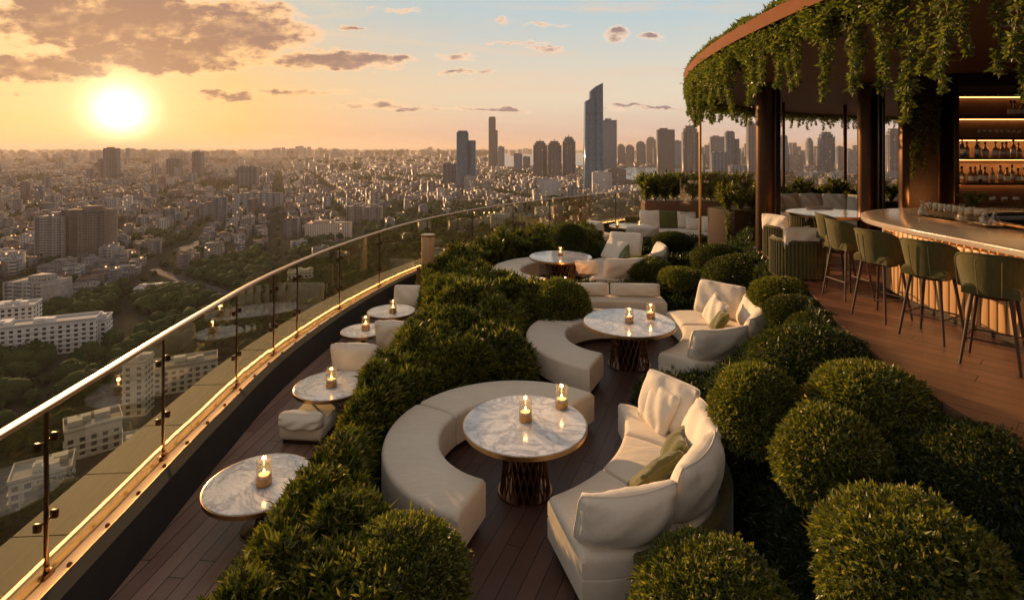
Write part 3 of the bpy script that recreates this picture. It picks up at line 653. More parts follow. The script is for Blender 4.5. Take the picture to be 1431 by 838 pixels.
def boxes_for(rec, B, stair=None, wing=None):
    x, y, w, dp, h, rot, ci, ri, wm, shp = rec; col = PAL[ci][0]; j = ((x * 13.7 + y * 7.1) % 1 - .5) * .12; col = tuple(max(.05, k + j) for k in col); rf = ROOFS[ri][0]
    c, s = math.cos(rot), math.sin(rot)
    B.add(x, y, GZ, w, dp, h, rot, col, rf, wm)
    st = stair or B; st.add(x + w * .2 * c, y + w * .2 * s, GZ + h, w * .22, dp * .35, 2.8, rot, tuple(k * .9 for k in col), rf, 0)
    wg = wing or B
    if shp == 'stepped': wg.add(x - w * .22 * c, y - w * .22 * s, GZ + h, w * .45, dp * .8, 3.2, rot, col, rf, wm)
    if shp == 'L-shaped': wg.add(x + w * .3 * c + dp * .6 * s, y + w * .3 * s - dp * .6 * c, GZ, w * .4, dp * .6, h * .72, rot, col, rf, wm)
    # parapet rim keeps the roofs from reading as bare boxes
    if h < 30:
        for (a, b, ww, dd) in ((0, -dp / 2, w, .35), (0, dp / 2, w, .35), (-w / 2, 0, .35, dp), (w / 2, 0, .35, dp)):
            if y < 1500: B.add(x + a * c - b * s, y + a * s + b * c, GZ + h - .3, ww, dd, 1.2, rot, col, col, 4)
N_IND = 250; used = {}
zones = [(100, 'at the far left'), (210, 'right of the twin balcony blocks'), (330, 'below the hazy skyline right of the sun'), (430, 'left of the sunlit hall'), (540, 'around the cream balcony pair'),
         (620, 'left of the dark stepped tower'), (700, 'below the dark stepped tower'), (800, 'below the three capped towers'), (900, 'near the glass fin tower'), (1300, 'under the canopy edge')]
for k, (sz, rec) in enumerate(near_list):
    x, y, w, dp, h, rot, ci, ri, wm, shp = rec
    if k < N_IND and sz > 0:
        px, py = pxpy(x, y, GZ); B1, B2, B3 = Boxes(), Boxes(), Boxes(); boxes_for(rec, B1, B2, B3)
        dep = 'near' if y < 450 else 'close' if y < 600 else 'mid' if y < 850 else 'far'
        where = next(t for q_, t in zones if px < q_)
        rown = {'near': 'lowest of the rows', 'close': 'behind the dark park', 'mid': 'among low houses', 'far': 'well back'}[dep]
        lab = f"{ADJ[ci]} {('one','one','two','three','four','five','six','seven','eight','nine','ten')[int(h // 3)] if h < 31 else 'many'}-storey {shp if shp != 'plain' else 'plain'} block with {ROOFS[ri][1]} {rown} {where}"
        lab = ' '.join(lab.split()[:16])
        e = empty('city_building' if h < 30 else 'apartment_tower', (x, y, GZ), 0, lab, 'building')
        used.setdefault(lab, []).append(e)
        B1.build('wall', e, (x, y, GZ)); B2.build('stair_house', e, (x, y, GZ))
        if B3.n: B3.build('wing', e, (x, y, GZ))
    else: boxes_for(rec, far)
for lab, es in used.items():
    if len(es) > 1:
        for i, e in enumerate(es): e['group'] = lab[:60]
o = far.build('distant_city_buildings'); tag(o, 'mass of small pale buildings spreading to the horizon', 'city', kind='stuff')
# far skyline clusters, hazy
sk = Boxes()
def cluster(p0, p1, pb, tmin, tmax, n, dd=9000):
    for k in range(n):
        px = rcity.uniform(p0, p1); t = (1 - abs(2 * (px - p0) / (p1 - p0) - 1)); d_ = dd * rcity.uniform(.85, 1.2)
        hpx = tmin + (tmax - tmin) * (.3 + .7 * t) * rcity.random(); w = rcity.uniform(3, 6) * d_ / F
        top = CH + (HY - (pb - hpx)) / F * d_
        sk.add((px - CX) / F * d_, d_, GZ, w, w, max(20, top - GZ), 0, (.3, .3, .32), None, 2)
cluster(355, 490, 214, 1, 12, 60); cluster(580, 625, 213, 0, 8, 14); cluster(20, 330, 214, -2, 8, 70, 8000); cluster(590, 700, 213, -2, 6, 22); cluster(700, 790, 209, -2, 4, 26, 12000)
cluster(850, 1270, 218, 2, 24, 130, 5200); cluster(1090, 1265, 225, 4, 26, 60, 4200); cluster(60, 300, 222, 1, 16, 40, 5200); cluster(500, 620, 212, -1, 4, 20)
cluster(980, 1060, 226, 4, 24, 16, 3900)
o = sk.build('distant_towers'); tag(o, 'far hazy towers crowding the horizon', 'city', kind='stuff')

# ---- city trees: displaced crowns in one mass
def ico(sub):
    bm = bmesh.new(); bmesh.ops.create_icosphere(bm, subdivisions=sub, radius=1); V = np.array([v.co[:] for v in bm.verts]); Fc = np.array([[v.index for v in f.verts] for f in bm.faces]); bm.free(); return V, Fc
def crown_mass(name, items, sub, nvar=6, lobes=5):
    V0, F0 = ico(sub); protos = []
    for k in range(nvar):
        r = np.random.default_rng(k + 50); c = r.normal(size=(9, 3)); c /= np.linalg.norm(c, axis=1)[:, None]
        dis = 0.72 + 0.38 * np.max(np.clip((V0 @ c.T - .55) / .45, 0, 1) ** .5, axis=1) + r.uniform(-.10, .10, len(V0)); protos.append(V0 * dis[:, None])
    Vs = []; Fs = []; cs_ = []; o_ = 0
    for (x, y, r_) in items:
        p = protos[rcity.randrange(nvar)]; a = rcity.uniform(0, 6.28); c, s = math.cos(a), math.sin(a); hh = r_ * rcity.uniform(.75, 1.05)
        q = np.stack([(p[:, 0] * c - p[:, 1] * s) * r_ + x, (p[:, 0] * s + p[:, 1] * c) * r_ + y, p[:, 2] * hh + GZ + r_ * 1.15], 1)
        Vs.append(q); Fs.append(F0 + o_); o_ += len(q); t = rcity.uniform(0, 1); cs_.append(np.tile([[t, rcity.random(), 0]], (len(F0), 1)))
    return np_mesh(name, np.concatenate(Vs), np.concatenate(Fs), MTREE, col=np.concatenate(cs_))
def treem(n, out):
    at = n.new('ShaderNodeAttribute', attribute_name='tint'); r, g_, b = n.sep(at.outputs['Vector']); p = posc(n)
    nz = n.noise(p, .9, 6, .7); c = n.mix(r, (.018, .032, .010), (.045, .065, .018)); c = n.mix(n.m('MULTIPLY', nz, .7), c, (.075, .10, .028))
    pbsdf(n, out, c, .85, normal=bump(n, nz, 1.0, 1.2), spec=.03)
MTREE = mat('city_tree_crowns', treem)
tn = [t for t in trees if t[1] < 620]; tf = [t for t in trees if t[1] >= 620]
extra = []
for t in tn:
    for k in range(3): a = rcity.uniform(0, 6.28); q = t[2] * .65; extra.append((t[0] + q * math.cos(a), t[1] + q * math.sin(a), t[2] * rcity.uniform(.45, .7)))
tn2 = [t for t in tn + extra]
o = crown_mass('park_trees', tn2[:9000], 2); tag(o, 'dark dense trees of the city park', 'trees', kind='stuff')
o = crown_mass('street_trees', tf[:16000], 1); tag(o, 'dark trees scattered between far buildings', 'trees', kind='stuff')
tp_, tn_ = [], []
for (x, y, r_) in tn2[:9000]:
    q = np.random.default_rng(int(abs(x * 31 + y * 7)) % 99991).normal(size=(46, 3)); q[:, 2] = np.abs(q[:, 2]) * 1.1 - .25; q /= np.linalg.norm(q, axis=1)[:, None]
    tp_.append(q * r_ * .93 + np.array([x, y, GZ + r_ * 1.15])); tn_.append(q)
tp_ = np.concatenate(tp_); tn_ = np.concatenate(tn_); rr_ = np.random.default_rng(4); dd_ = tn_ + rr_.normal(size=tn_.shape) * .5; dd_ /= np.linalg.norm(dd_, axis=1)[:, None]
sd_ = np.cross(dd_, rr_.normal(size=dd_.shape)); sd_ /= np.linalg.norm(sd_, axis=1)[:, None]; L2 = rr_.uniform(.7, 1.7, (len(tp_), 1))
Vt = np.stack([tp_ - dd_ * .2, tp_ + dd_ * L2 * .5 + sd_ * L2 * .42, tp_ + dd_ * L2, tp_ + dd_ * L2 * .5 - sd_ * L2 * .42], 1).reshape(-1, 3)
o = np_mesh('park_tree_leaves', Vt, np.arange(len(Vt)).reshape(-1, 4), MTREE, col=rr_.uniform(0, 1, (len(tp_), 3))); tag(o, 'ragged leaf clumps on the dark park trees', 'trees', kind='stuff')
print('CITY', len(near_list), len(trees), len(tn2), len(tf))
# ---- haze
hz = bpy.data.materials.new('evening_haze'); hz.use_nodes = True; h_ = NT(hz.node_tree); h_.n.clear(); ho = h_.new('ShaderNodeOutputMaterial')
pv = h_.new('ShaderNodeVolumePrincipled'); pv.inputs['Color'].default_value = (.95, .82, .72, 1); pv.inputs['Density'].default_value = 4.6e-5; pv.inputs['Anisotropy'].default_value = .24
h_.l.new(pv.outputs[0], ho.inputs['Volume'])
HAZE_TOP = 215.0
o = MB().box((0, GH / 2 - 1500, (GZ - 1 + HAZE_TOP) / 2), (2 * GH + 400, GH + 3400, HAZE_TOP - GZ + 1)).build('haze', hz); tag(o, kind='stuff')

# ================================================================== THE TERRACE
def spline(pts, n):
    pts = [Vector((*p, 0)) for p in pts]; P_ = [pts[0] * 2 - pts[1]] + pts + [pts[-1] * 2 - pts[-2]]; out = []
    m = len(pts) - 1
    for k in range(n + 1):
        t = k / n * m; i = min(int(t), m - 1); f = t - i; a, b, c, d_ = P_[i:i + 4]
        out.append(.5 * ((2 * b) + (-a + c) * f + (2 * a - 5 * b + 4 * c - d_) * f * f + (-a + 3 * b - 3 * c + d_) * f ** 3))
    return out
def offset(line, d_):
    out = []
    for i, p in enumerate(line):
        t = (line[min(i + 1, len(line) - 1)] - line[max(i - 1, 0)]).normalized(); out.append(p + Vector((t.y, -t.x, 0)) * d_)
    return out
RAILC = [(-3.02, -2.5), (-3.12, 0), (-3.22, 2.5), (-3.33, 4.3), (-3.45, 6), (-3.5, 8.2), (-3.12, 11.1), (-2.2, 14.3), (-.4, 17.6), (2.2, 20.7), (5.8, 24), (10.5, 26.5), (17, 28), (25, 28), (34, 25)]
rail = spline(RAILC, 140)
ZC = .40
inner = offset(rail, .28)
# floors
poly = [(p.x, p.y) for p in inner] + [(34, -3), (-2.7, -3)]
o = MB().prism([(p.x, p.y) for p in offset(rail, -.55)] + [(35, -4), (-3.5, -4)], -3.2, -.02).build('terrace_slab', M['concrete']); tag(o, kind='structure')
o = MB().prism([(p.x, p.y) for p in inner] + [(34, -3), (-2.7, -3)], -.015, .0).build('walkway_deck', M['deck']); tag(o, kind='structure')
LD = [(-1.5, 1.5), (-1.5, 3.0), (-1.3, 8.4), (-1.2, 11), (-1.1, 16), (1, 18), (3, 21.6), (9, 22.5), (9, 15), (5, 11), (3.4, 7), (2.4, 3), (2, 1.5)]
o = MB().add([(x, y, .004) for x, y in LD], [tuple(range(len(LD)))]).build('lounge_deck', M['deck2']); tag(o, kind='structure')
o = MB().prism([(-2.9, -3.9), (34, -3.9), (34, 24), (-2.9, 10)], -140, -3.21).build('terrace_tower_body', M['concrete']); tag(o, kind='structure')
# raised bar floor
BE = spline([(3.9, -2), (3.75, 1), (3.45, 3.3), (3.42, 4.6), (3.72, 6.2), (4.25, 8.0), (4.65, 9.8), (5.25, 11.8), (6.3, 13.8), (8.4, 15.4), (12, 16.6), (18, 17.2)], 60)
BZ = 1.4
o = MB().prism([(p.x, p.y) for p in BE] + [(30, 17), (30, -3), (3, -3)], -.01, BZ).build('bar_floor', M['barfloor']); tag(o, kind='structure')

# ---- kerb and balustrade
M['marblecream'] = mat('cream_channel_stone', stone((.55, .47, .34), (.70, .62, .48), 3, .4))
e = empty('parapet_kerb', (-3.3, 3, 0), 0, 'low dark stone kerb with a pale outer ledge under the glass balustrade', 'parapet'); ko = (-3.3, 3, 0)
MB().strip(offset(rail, .14), offset(rail, .28), -.01, ZC).build('kerb_wall', M['kerb'], e, off=ko)
MB().strip(offset(rail, -.02), offset(rail, .139), -.012, ZC - .07).build('light_channel', M['marblecream'], e, off=ko)
MB().strip(offset(rail, .128), offset(rail, .138), ZC - .030, ZC - .012).build('strip_light', M['led'], e, off=ko)
b = MB()
for i in range(0, 140, 5):      # separate ledge stones with open joints
    seg_ = rail[i:i + 6]
    if len(seg_) < 2: continue
    a_ = seg_[0].lerp(seg_[1], .02 if i else 0); z_ = seg_[-1].lerp(seg_[-2], .06); ln = [a_] + seg_[1:-1] + [z_]
    b.strip(offset(ln, -.54), offset(ln, -.035), ZC - .10, ZC - .005)
b.build('ledge_stone', M['ledge'], e, off=ko)
MB().strip(offset(rail, -.5), offset(rail, -.02), -.013, ZC - .11).build('ledge_base', M['kerb'], e, off=ko)
e = empty('glass_balustrade', (-3.3, 3, ZC), 0, 'curved green tinted glass balustrade with metal handrail and bronze posts', 'balustrade'); ko = (-3.3, 3, ZC)
RT = 1.57
hb = MB(); A_, B_ = offset(rail, -.038), offset(rail, .038); hb.strip(A_, B_, RT - .02, RT + .012); hb.build('handrail', M['rail'], e, bevel=.006, off=ko)
# posts by bearing, read off the picture, then regular spacing
def rail_at_px(px):
    best = min(range(20, 130), key=lambda i: abs(CX + rail[i].x / max(rail[i].y, .1) * F - px) if rail[i].y > 2.5 else 1e9); i = best
    return min((rail[i - 1].lerp(rail[i + 1], k / 20) for k in range(21)), key=lambda p: abs(CX + p.x / p.y * F - px))
posts = [rail_at_px(p) for p in (65, 228, 330, 383, 415, 475, 530, 597, 660, 717, 768, 812, 860)]
cum = [0]
for a_, b_ in zip(rail, rail[1:]): cum.append(cum[-1] + (b_ - a_).length)
def rail_s(s_):
    i = max(k for k in range(len(cum)) if cum[k] <= s_ + 1e-6); i = min(i, len(rail) - 2); return rail[i].lerp(rail[i + 1], (s_ - cum[i]) / (cum[i + 1] - cum[i]))
def s_of(p): 
    i = min(range(len(rail)), key=lambda k: (rail[k] - p).length); return cum[i]
Ss = [.2, cum[-1] * 0 + s_of(Vector((-3.2, 1.9, 0)))]
allp = [rail_s(.3), rail_s(2.9)] + posts
s_ = s_of(posts[-1]) + 2.0
while s_ < cum[-1] - .3: allp.append(rail_s(s_)); s_ += 2.0
for k, p in enumerate(allp):
    i = min(range(1, len(rail) - 1), key=lambda q: (rail[q] - p).length); t = (rail[i + 1] - rail[i - 1]).normalized(); rz = math.atan2(t.y, t.x); q = Vector((p.x, p.y, 0))
    ps = MB().box((p.x, p.y, (ZC + RT) / 2 - .02), (.028, .020, RT - ZC - .02), rz).build('post', M['bronze'], e, bevel=.003, off=ko)
    f_ = MB().box((p.x, p.y, ZC - .02), (.10, .055, .035), rz); f_.tube([(p.x, p.y, ZC), (p.x, p.y, ZC + .045)], .022, 8); f_.build('foot_clamp', M['bronze'], ps, bevel=.004, off=ko)
    if p.y < 14:
        for zz in (ZC + .36, ZC + .92):
            c_ = MB().box((p.x, p.y, zz), (.19, .012, .018), rz)
            for s2 in (-1, 1):
                a_ = Vector((p.x, p.y, zz)) + t * s2 * .078; c_.box(a_, (.026, .05, .058), rz)
            c_.build('panel_clamp', M['bronze'], ps, bevel=.004, off=ko)
order = sorted(allp, key=s_of)
for a_, b_ in zip(order, order[1:]):
    sa, sb = s_of(a_) , s_of(b_); n_ = max(2, int((b_ - a_).length / .5)); ln = []
    i0 = [k for k in range(len(rail)) if sa + .05 < cum[k] < sb - .05]
    dirn = (b_ - a_).normalized(); ln = [a_ + dirn * .025] + [rail[k] for k in i0 if (rail[k] - a_).length > .1 and (rail[k] - b_).length > .1] + [b_ - dirn * .025]
    MB().strip(offset(ln, -.006), offset(ln, .006), ZC - .02, RT - .022).build('glass_panel', M['glass'], e, off=ko)
for k in range(34):     # small fixings along the lit channel
    p = rail_s(3.2 + k * .42); MB().lathe([(.018, 0), (.018, .02), (.008, .028), (0, .028)], 8, (offset([rail_s(3.2 + k * .42), rail_s(3.3 + k * .42)], .06)[0].x, p.y, ZC - .07)).build('channel_bolt', M['bronze'], e, off=ko) if k < 34 else None

# ---- furniture builders
def arcpts(c, r, a0, a1, n): return [(c[0] + r * math.cos(R(a0 + (a1 - a0) * k / n)), c[1] + r * math.sin(R(a0 + (a1 - a0) * k / n))) for k in range(n + 1)]
def seg_prism(I, O, z0, z1, name, m, par, off, bev, seg=4, crown=0):
    b = MB(); n = len(I); b.prism(list(I) + list(reversed(O)), z0, z1)
    return b.build(name, m, par, smooth=True, bevel=bev, seg=seg, off=off)
def soft(I, O, z0, z1, name, m, par, off, crown=.02, rad=.05, piping=True):
    """upholstered slab: rounded shoulders, slightly crowned top, curved plan"""
    n = len(I) - 1; A = [Vector((*p, 0)) for p in I]; B = [Vector((*p, 0)) for p in O]
    prof = []   # (across 0..1, z, inset) loop around the section
    W_ = sum((a - b).length for a, b in zip(A, B)) / len(A); k = rad / W_
    top = [(k * (1 - math.sin(R(t))), z1 - rad + rad * math.cos(R(90 - t)) if False else z1 - rad * (1 - math.sin(R(t)))) for t in (0, 30, 60, 90)]
    top = [(k * (1 - math.sin(R(t))) if False else k * (1 - math.cos(R(90 - t))), 0) for t in (0,)] if False else [(k * (1 - math.sin(R(t))), z1 - rad * (1 - math.cos(R(90 - t)))) for t in (0, 25, 50, 75, 90)]
    top = [(k * (1 - math.cos(R(0))) + k * (1 - math.cos(R(90 - t))) * 0 + k * (1 - math.sin(R(90 - t)) ), z1 - rad * (1 - math.cos(R(90 - t)))) for t in (0, 25, 50, 75, 90)]
    left = [(0, z0), (0, (z0 + z1) / 2 - .03), (0, z1 - rad)] + [(k * (1 - math.cos(R(t))), z1 - rad + rad * math.sin(R(t))) for t in (22, 45, 67, 90)]
    mid_ = [(.2, z1 + crown * .6), (.35, z1 + crown * .95), (.5, z1 + crown), (.65, z1 + crown * .95), (.8, z1 + crown * .6)]
    right = [(1 - a, z) for a, z in reversed(left)]
    prof = left + mid_ + right; m_ = len(prof); V = []; Fq = []
    # end caps rounded by shrinking towards the ends
    st = []
    L = sum((A[i + 1] - A[i]).length + (B[i + 1] - B[i]).length for i in range(n)) / 2
    def at(t):
        x = t * n; i = min(int(x), n - 1); f = x - i; return A[i].lerp(A[i + 1], f), B[i].lerp(B[i + 1], f)
    rt = rad / L; ts = [rt * (1 - math.cos(R(t))) for t in (0, 22, 45, 67, 90)]; dr = [rad * (1 - math.sin(R(t))) for t in (0, 22, 45, 67, 90)]
    T = list(zip(ts, dr)) + [(rt + (1 - 2 * rt) * i / (n + 2), 0) for i in range(1, n + 2)] + [(1 - a, d) for a, d in reversed(list(zip(ts, dr)))]
    zc = z0
    for (t, d) in T:
        a, b = at(t)
        for (q, z) in prof:
            p = a.lerp(b, q); zz = min(z, z1 + crown - d) if d else z
            if z > z1 - rad and d: zz = z - d * (z - z0) / (z1 - z0)
            V.append((p.x, p.y, zz))
    for i in range(len(T) - 1):
        for j in range(m_ - 1): Fq.append((i * m_ + j, (i + 1) * m_ + j, (i + 1) * m_ + j + 1, i * m_ + j + 1))
    Fq.append(tuple(range(m_))); Fq.append(tuple((len(T) - 1) * m_ + j for j in reversed(range(m_))))
    Fq.append(tuple([i * m_ for i in reversed(range(len(T)))] + [i * m_ + m_ - 1 for i in range(len(T))]))
    ob = MB().add(V, Fq).build(name, m, par, smooth=True, off=off)
    return ob
def lerp_line(L_, t0, t1, n=8):
    m_ = len(L_) - 1; out = []
    for k in range(n + 1):
        x = (t0 + (t1 - t0) * k / n) * m_; i = min(int(x), m_ - 1); f = x - i; out.append((L_[i][0] * (1 - f) + L_[i + 1][0] * f, L_[i][1] * (1 - f) + L_[i + 1][1] * f))
    return out
def bench(c, ri, ro, a0, a1, label, splits=(.5,)):
    I, O = arcpts(c, ri, a0, a1, 40), arcpts(c, ro, a0, a1, 40); loc = (c[0], c[1], 0)
    e = empty('curved_bench', loc, 0, label, 'bench', 'crescent benches around the marble tables')
    seg_prism(arcpts(c, ri + .06, a0 + 3, a1 - 3, 24), arcpts(c, ro - .07, a0 + 3, a1 - 3, 24), .005, .09, 'plinth', M['walnut'], e, loc, 0)
    ts = [0] + list(splits) + [1]
    for t0, t1 in zip(ts, ts[1:]):
        soft(lerp_line(I, t0 + (.003 if t0 else 0), t1 - (.003 if t1 < 1 else 0), 16), lerp_line(O, t0 + (.003 if t0 else 0), t1 - (.003 if t1 < 1 else 0), 16), .085, .43, 'seat', M['seat'], e, loc, .012, .045)
    return e
def pillow_mesh(w, h, t, bend=0, seed=0, n=22, flop=0.0):
    r = random.Random(seed); ph = [r.uniform(0, 6) for _ in range(6)]; V = []; Fq = []
    def pos(i, j, sgn):
        u_ = -1 + 2 * i / n; v_ = -1 + 2 * j / n; u_ = math.copysign(abs(u_) ** .85, u_); v_ = math.copysign(abs(v_) ** .85, v_)
        e_ = max(0, (1 - u_ * u_)) * max(0, (1 - v_ * v_)); th = t * .5 * e_ ** .38 * (1 + .06 * math.sin(3 * u_ + ph[0]) + .05 * math.sin(4 * v_ + ph[1]))
        crease = .010 * math.sin(11 * u_ * v_ + ph[2]) * (abs(u_ * v_)) + .010 * math.sin(7 * (u_ + .6 * v_) + ph[4]) * e_ ** .3 + .012 * math.sin(19 * u_ + 4 * v_ + ph[3]) * max(0, abs(v_) - .45) * e_ ** .2
        cr = 1 - .075 * (u_ * v_) ** 4; x = w / 2 * u_ * cr * (1 - .035 * (1 - v_ * v_)); z = h / 2 * v_ * cr * (1 - .035 * (1 - u_ * u_)) - flop * (1 + v_) * (1 - abs(u_)) * .06
        y = sgn * (th + (crease if e_ > 0 else 0)) + bend * u_ * u_
        return (x, y, z + h / 2)
    idx = {}
    for sgn in (1, -1):
        for i in range(n + 1):
            for j in range(n + 1):
                edge = i in (0, n) or j in (0, n)
                key = (i, j, 0 if edge else sgn)
                if key not in idx: idx[key] = len(V); V.append(pos(i, j, sgn))
    g_ = lambda i, j, s: idx[(i, j, 0 if (i in (0, n) or j in (0, n)) else s)]
    for s in (1, -1):
        for i in range(n):
            for j in range(n):
                q = (g_(i, j, s), g_(i + 1, j, s), g_(i + 1, j + 1, s), g_(i, j + 1, s)); Fq.append(q if s < 0 else q[::-1])
    rim = [V[g_(i, 0, 1)] for i in range(n)] + [V[g_(n, j, 1)] for j in range(n)] + [V[g_(i, n, 1)] for i in range(n, 0, -1)] + [V[g_(0, j, 1)] for j in range(n, 0, -1)]
    return V, Fq, rim
def pillow(name, w, h, t, m, bend=0, seed=0, parent=None, piping=True, pm=None, flop=0.0):
    V, Fq, rim = pillow_mesh(w, h, t, bend, seed, flop=flop); o = MB().add(V, Fq).build(name, m, parent, smooth=True)
    for p_ in o.data.polygons: p_.use_smooth = True
    if piping: MB().tube(rim + [rim[0]], .006, 6).build('piping', pm or m, o, smooth=True)
    return o
def set_pillow(o, loc, yaw, lean, roll=0):
    """yaw: direction the back of the pillow faces (deg, world); lean backwards (deg)"""
    o.location = loc; o.matrix_basis = Matrix.Translation(loc) @ Matrix.Rotation(R(yaw - 90), 4, 'Z') @ Matrix.Rotation(R(-lean), 4, 'X') @ Matrix.Rotation(R(roll), 4, 'Y')
def sofa(ci, ri, ai0, ai1, cc, ro, ao0, ao1, label, backs, splits=(.33, .66)):
    I, O = arcpts(ci, ri, ai0, ai1, 40), arcpts(cc, ro, ao0, ao1, 40); loc = (cc[0], cc[1], 0)
    e = empty('curved_sofa', loc, 0, label, 'sofa', 'curved sofas facing the marble tables')
    mid = lambda t: [( (a[0] * (1 - t) + b[0] * t), (a[1] * (1 - t) + b[1] * t)) for a, b in zip(I, O)]
    seg_prism(lerp_line(mid(.08), .03, .97, 24), lerp_line(mid(.94), .03, .97, 24), .005, .09, 'plinth', M['walnut'], e, loc, 0)
    ts = [0] + list(splits) + [1]
    for t0, t1 in zip(ts, ts[1:]):
        a_, b_ = t0 + (.004 if t0 else 0), t1 - (.004 if t1 < 1 else 0)
        soft(lerp_line(I, a_, b_, 14), lerp_line(O, a_, b_, 14), .085, .27, 'seat_base', M['seat'], e, loc, .0, .02)
        soft(lerp_line(I, a_, b_, 14), lerp_line(O, a_, b_, 14), .275, .44, 'seat', M['seat'], e, loc, .02, .055)
    O1 = arcpts(cc, ro + .015, ao0 + 16, ao1, 40); O2 = arcpts(cc, ro + .12, ao0 + 16, ao1, 40)
    seg_prism(O1, O2, .02, .47, 'back_shell', M['green'], e, loc, .03)
    for k, (t, w, h, lean, tw, bend) in enumerate(backs):
        a = R(ao0 + (ao1 - ao0) * t); r_ = ro - .17
        pl_ = pillow('back_cushion', w, h, .31, M['cream'], bend=bend, seed=k + int(ro * 100), parent=e)
        pl_.matrix_basis = Matrix.Translation((r_ * math.cos(a), r_ * math.sin(a), .425)) @ Matrix.Rotation(a - R(90) + R(tw), 4, 'Z') @ Matrix.Rotation(R(-lean), 4, 'X')
    return e
def table_round(name, r, h, label, group, lattice=True, base_r=.25):
    e = empty(name, (0, 0, 0), 0, label, 'table', group)
    MB().lathe([(0, h - .035), (r - .02, h - .035), (r - .004, h - .03), (r - .004, h - .002), (r - .01, h + .001), (0, h + .001)], 72).build('marble_top', M['marble'], e)
    MB().lathe([(0, h - .062), (r - .05, h - .062), (r + .004, h - .045), (r + .006, h - .006), (r - .003, h - .003), (r - .003, h - .036), (0, h - .036)], 72).build('brass_rim', M['brass'], e, smooth=True)
    if lattice:
        n = 22; hh = h - .06; b = MB()
        for k in range(n):
            for s_ in (1, -1):
                a0 = 2 * math.pi * k / n; tw = s_ * 2 * math.pi / n * 2.2; pts = []
                for i in range(7):
                    t = i / 6; a = a0 + tw * t; rr = base_r * (1 - .13 * math.sin(math.pi * t)) + (.006 if s_ > 0 else 0); pts.append((rr * math.cos(a), rr * math.sin(a), .02 + (hh - .02) * t))
                b.tube(pts, .0085, 5)
        b.build('lattice_base', M['rod'], e, smooth=True)
        MB().lathe([(base_r + .03, 0.005), (base_r + .03, .025), (0, .025)], 40).build('foot_ring', M['rod'], e)
        MB().lathe([(base_r * .55, .02), (base_r * .55, hh)], 24).build('inner_drum', M['black'], e)
    else:
        MB().lathe([(base_r, .005), (base_r, .02), (.05, .035), (.035, .06), (.035, h - .1), (.12, h - .064), (0, h - .064)], 32).build('pedestal', M['bronze'], e, smooth=True)
    return e
def candle_():
    e = empty('candle_lantern', (0, 0, 0), 0, 'candle', 'candle')
    MB().lathe([(.036, .001), (.050, .003), (.052, .03), (.050, .055), (.046, .055), (.046, .012), (0, .012)], 28).build('brass_cup', M['brass'], e, smooth=True)
    MB().lathe([(.040, .013), (.041, .070), (.036, .075), (0, .072)], 24).build('wax', M['wax'], e, smooth=True)
    MB().lathe([(.0505, .056), (.0515, .172), (.0490, .172), (.0485, .056)], 32).build('glass_chimney', M['clear'], e, smooth=True)
    MB().lathe([(0, .078), (.005, .083), (.0075, .091), (.005, .101), (.0015, .112), (0, .114)], 12).build('flame', M['flame'], e, smooth=True)
    return e
CANDLE = candle_(); candles = []
def candle(x, y, z, label, first=[True], lit=True):
    e = CANDLE if first[0] else copy_tree(CANDLE); first[0] = False; place(e, (x, y, z), sc=1.3, label=label, group='glass candles on the marble tables'); candles.append(e)
    l = bpy.data.lights.new('candle_glow', 'POINT'); l.energy = .9 if lit else .0; l.color = (1, .55, .2); l.shadow_soft_size = .02
    lo_ = bpy.data.objects.new('candle_glow', l); COL.objects.link(lo_); lo_.parent = e; lo_.location = (0, 0, .135)
    return e

# lounge one
bench((.05, 5.72), .80, 1.37, 46, 249, 'cream crescent bench wrapping the nearest large marble table', (.5,))
t1 = place(table_round('marble_table', .61, .68, 'nearest large round marble table with a bronze lattice base', 'round marble tables with lattice base', base_r=.24), (.13, 5.47, 0), R(20))
candle(.135, 5.50, .681, 'lit glass candle in the middle of the nearest large marble table'); 
def dead(x, y, z, label):
    e = candle(x, y, z, label, lit=False)
    return e
candle(.52, 5.78, .681, 'smoky glass candle toward the right rim of the nearest large marble table')
sofa((-.55, 6.29), 1.80, -61.7, 5.4, (.6, 5.3), 1.3, -94, 38, 'nearest cream curved sofa with big back cushions and two olive pillows',
     [(.13, .82, .46, 20, 0, -.06), (.42, .80, .52, 16, 0, -.06), (.66, .74, .52, 18, 0, -.05), (.92, .72, .54, 22, 6, -.04)])
PIL = []
def throw(loc, yaw, lean, roll, w, h, m, label, seed, t=.17):
    o = pillow('throw_pillow', w, h, t, M[m], 0, seed, pm=M[m], flop=.3); set_pillow(o, loc, yaw, lean, roll); tag(o, label, 'pillow', 'loose pillows on the sofas'); return o
throw((1.46, 5.86, .45), 20, 24, 8, .50, .48, 'cream', 'square cream pillow leaning at the far end of the nearest sofa', 3)
throw((1.42, 5.18, .455), -22, 38, -6, .54, .36, 'olive', 'olive pillow just behind another olive one on the nearest sofa', 4)
throw((1.16, 4.86, .455), -48, 42, 5, .60, .36, 'olive', 'front olive pillow, nearest to the viewer on the nearest sofa', 5)
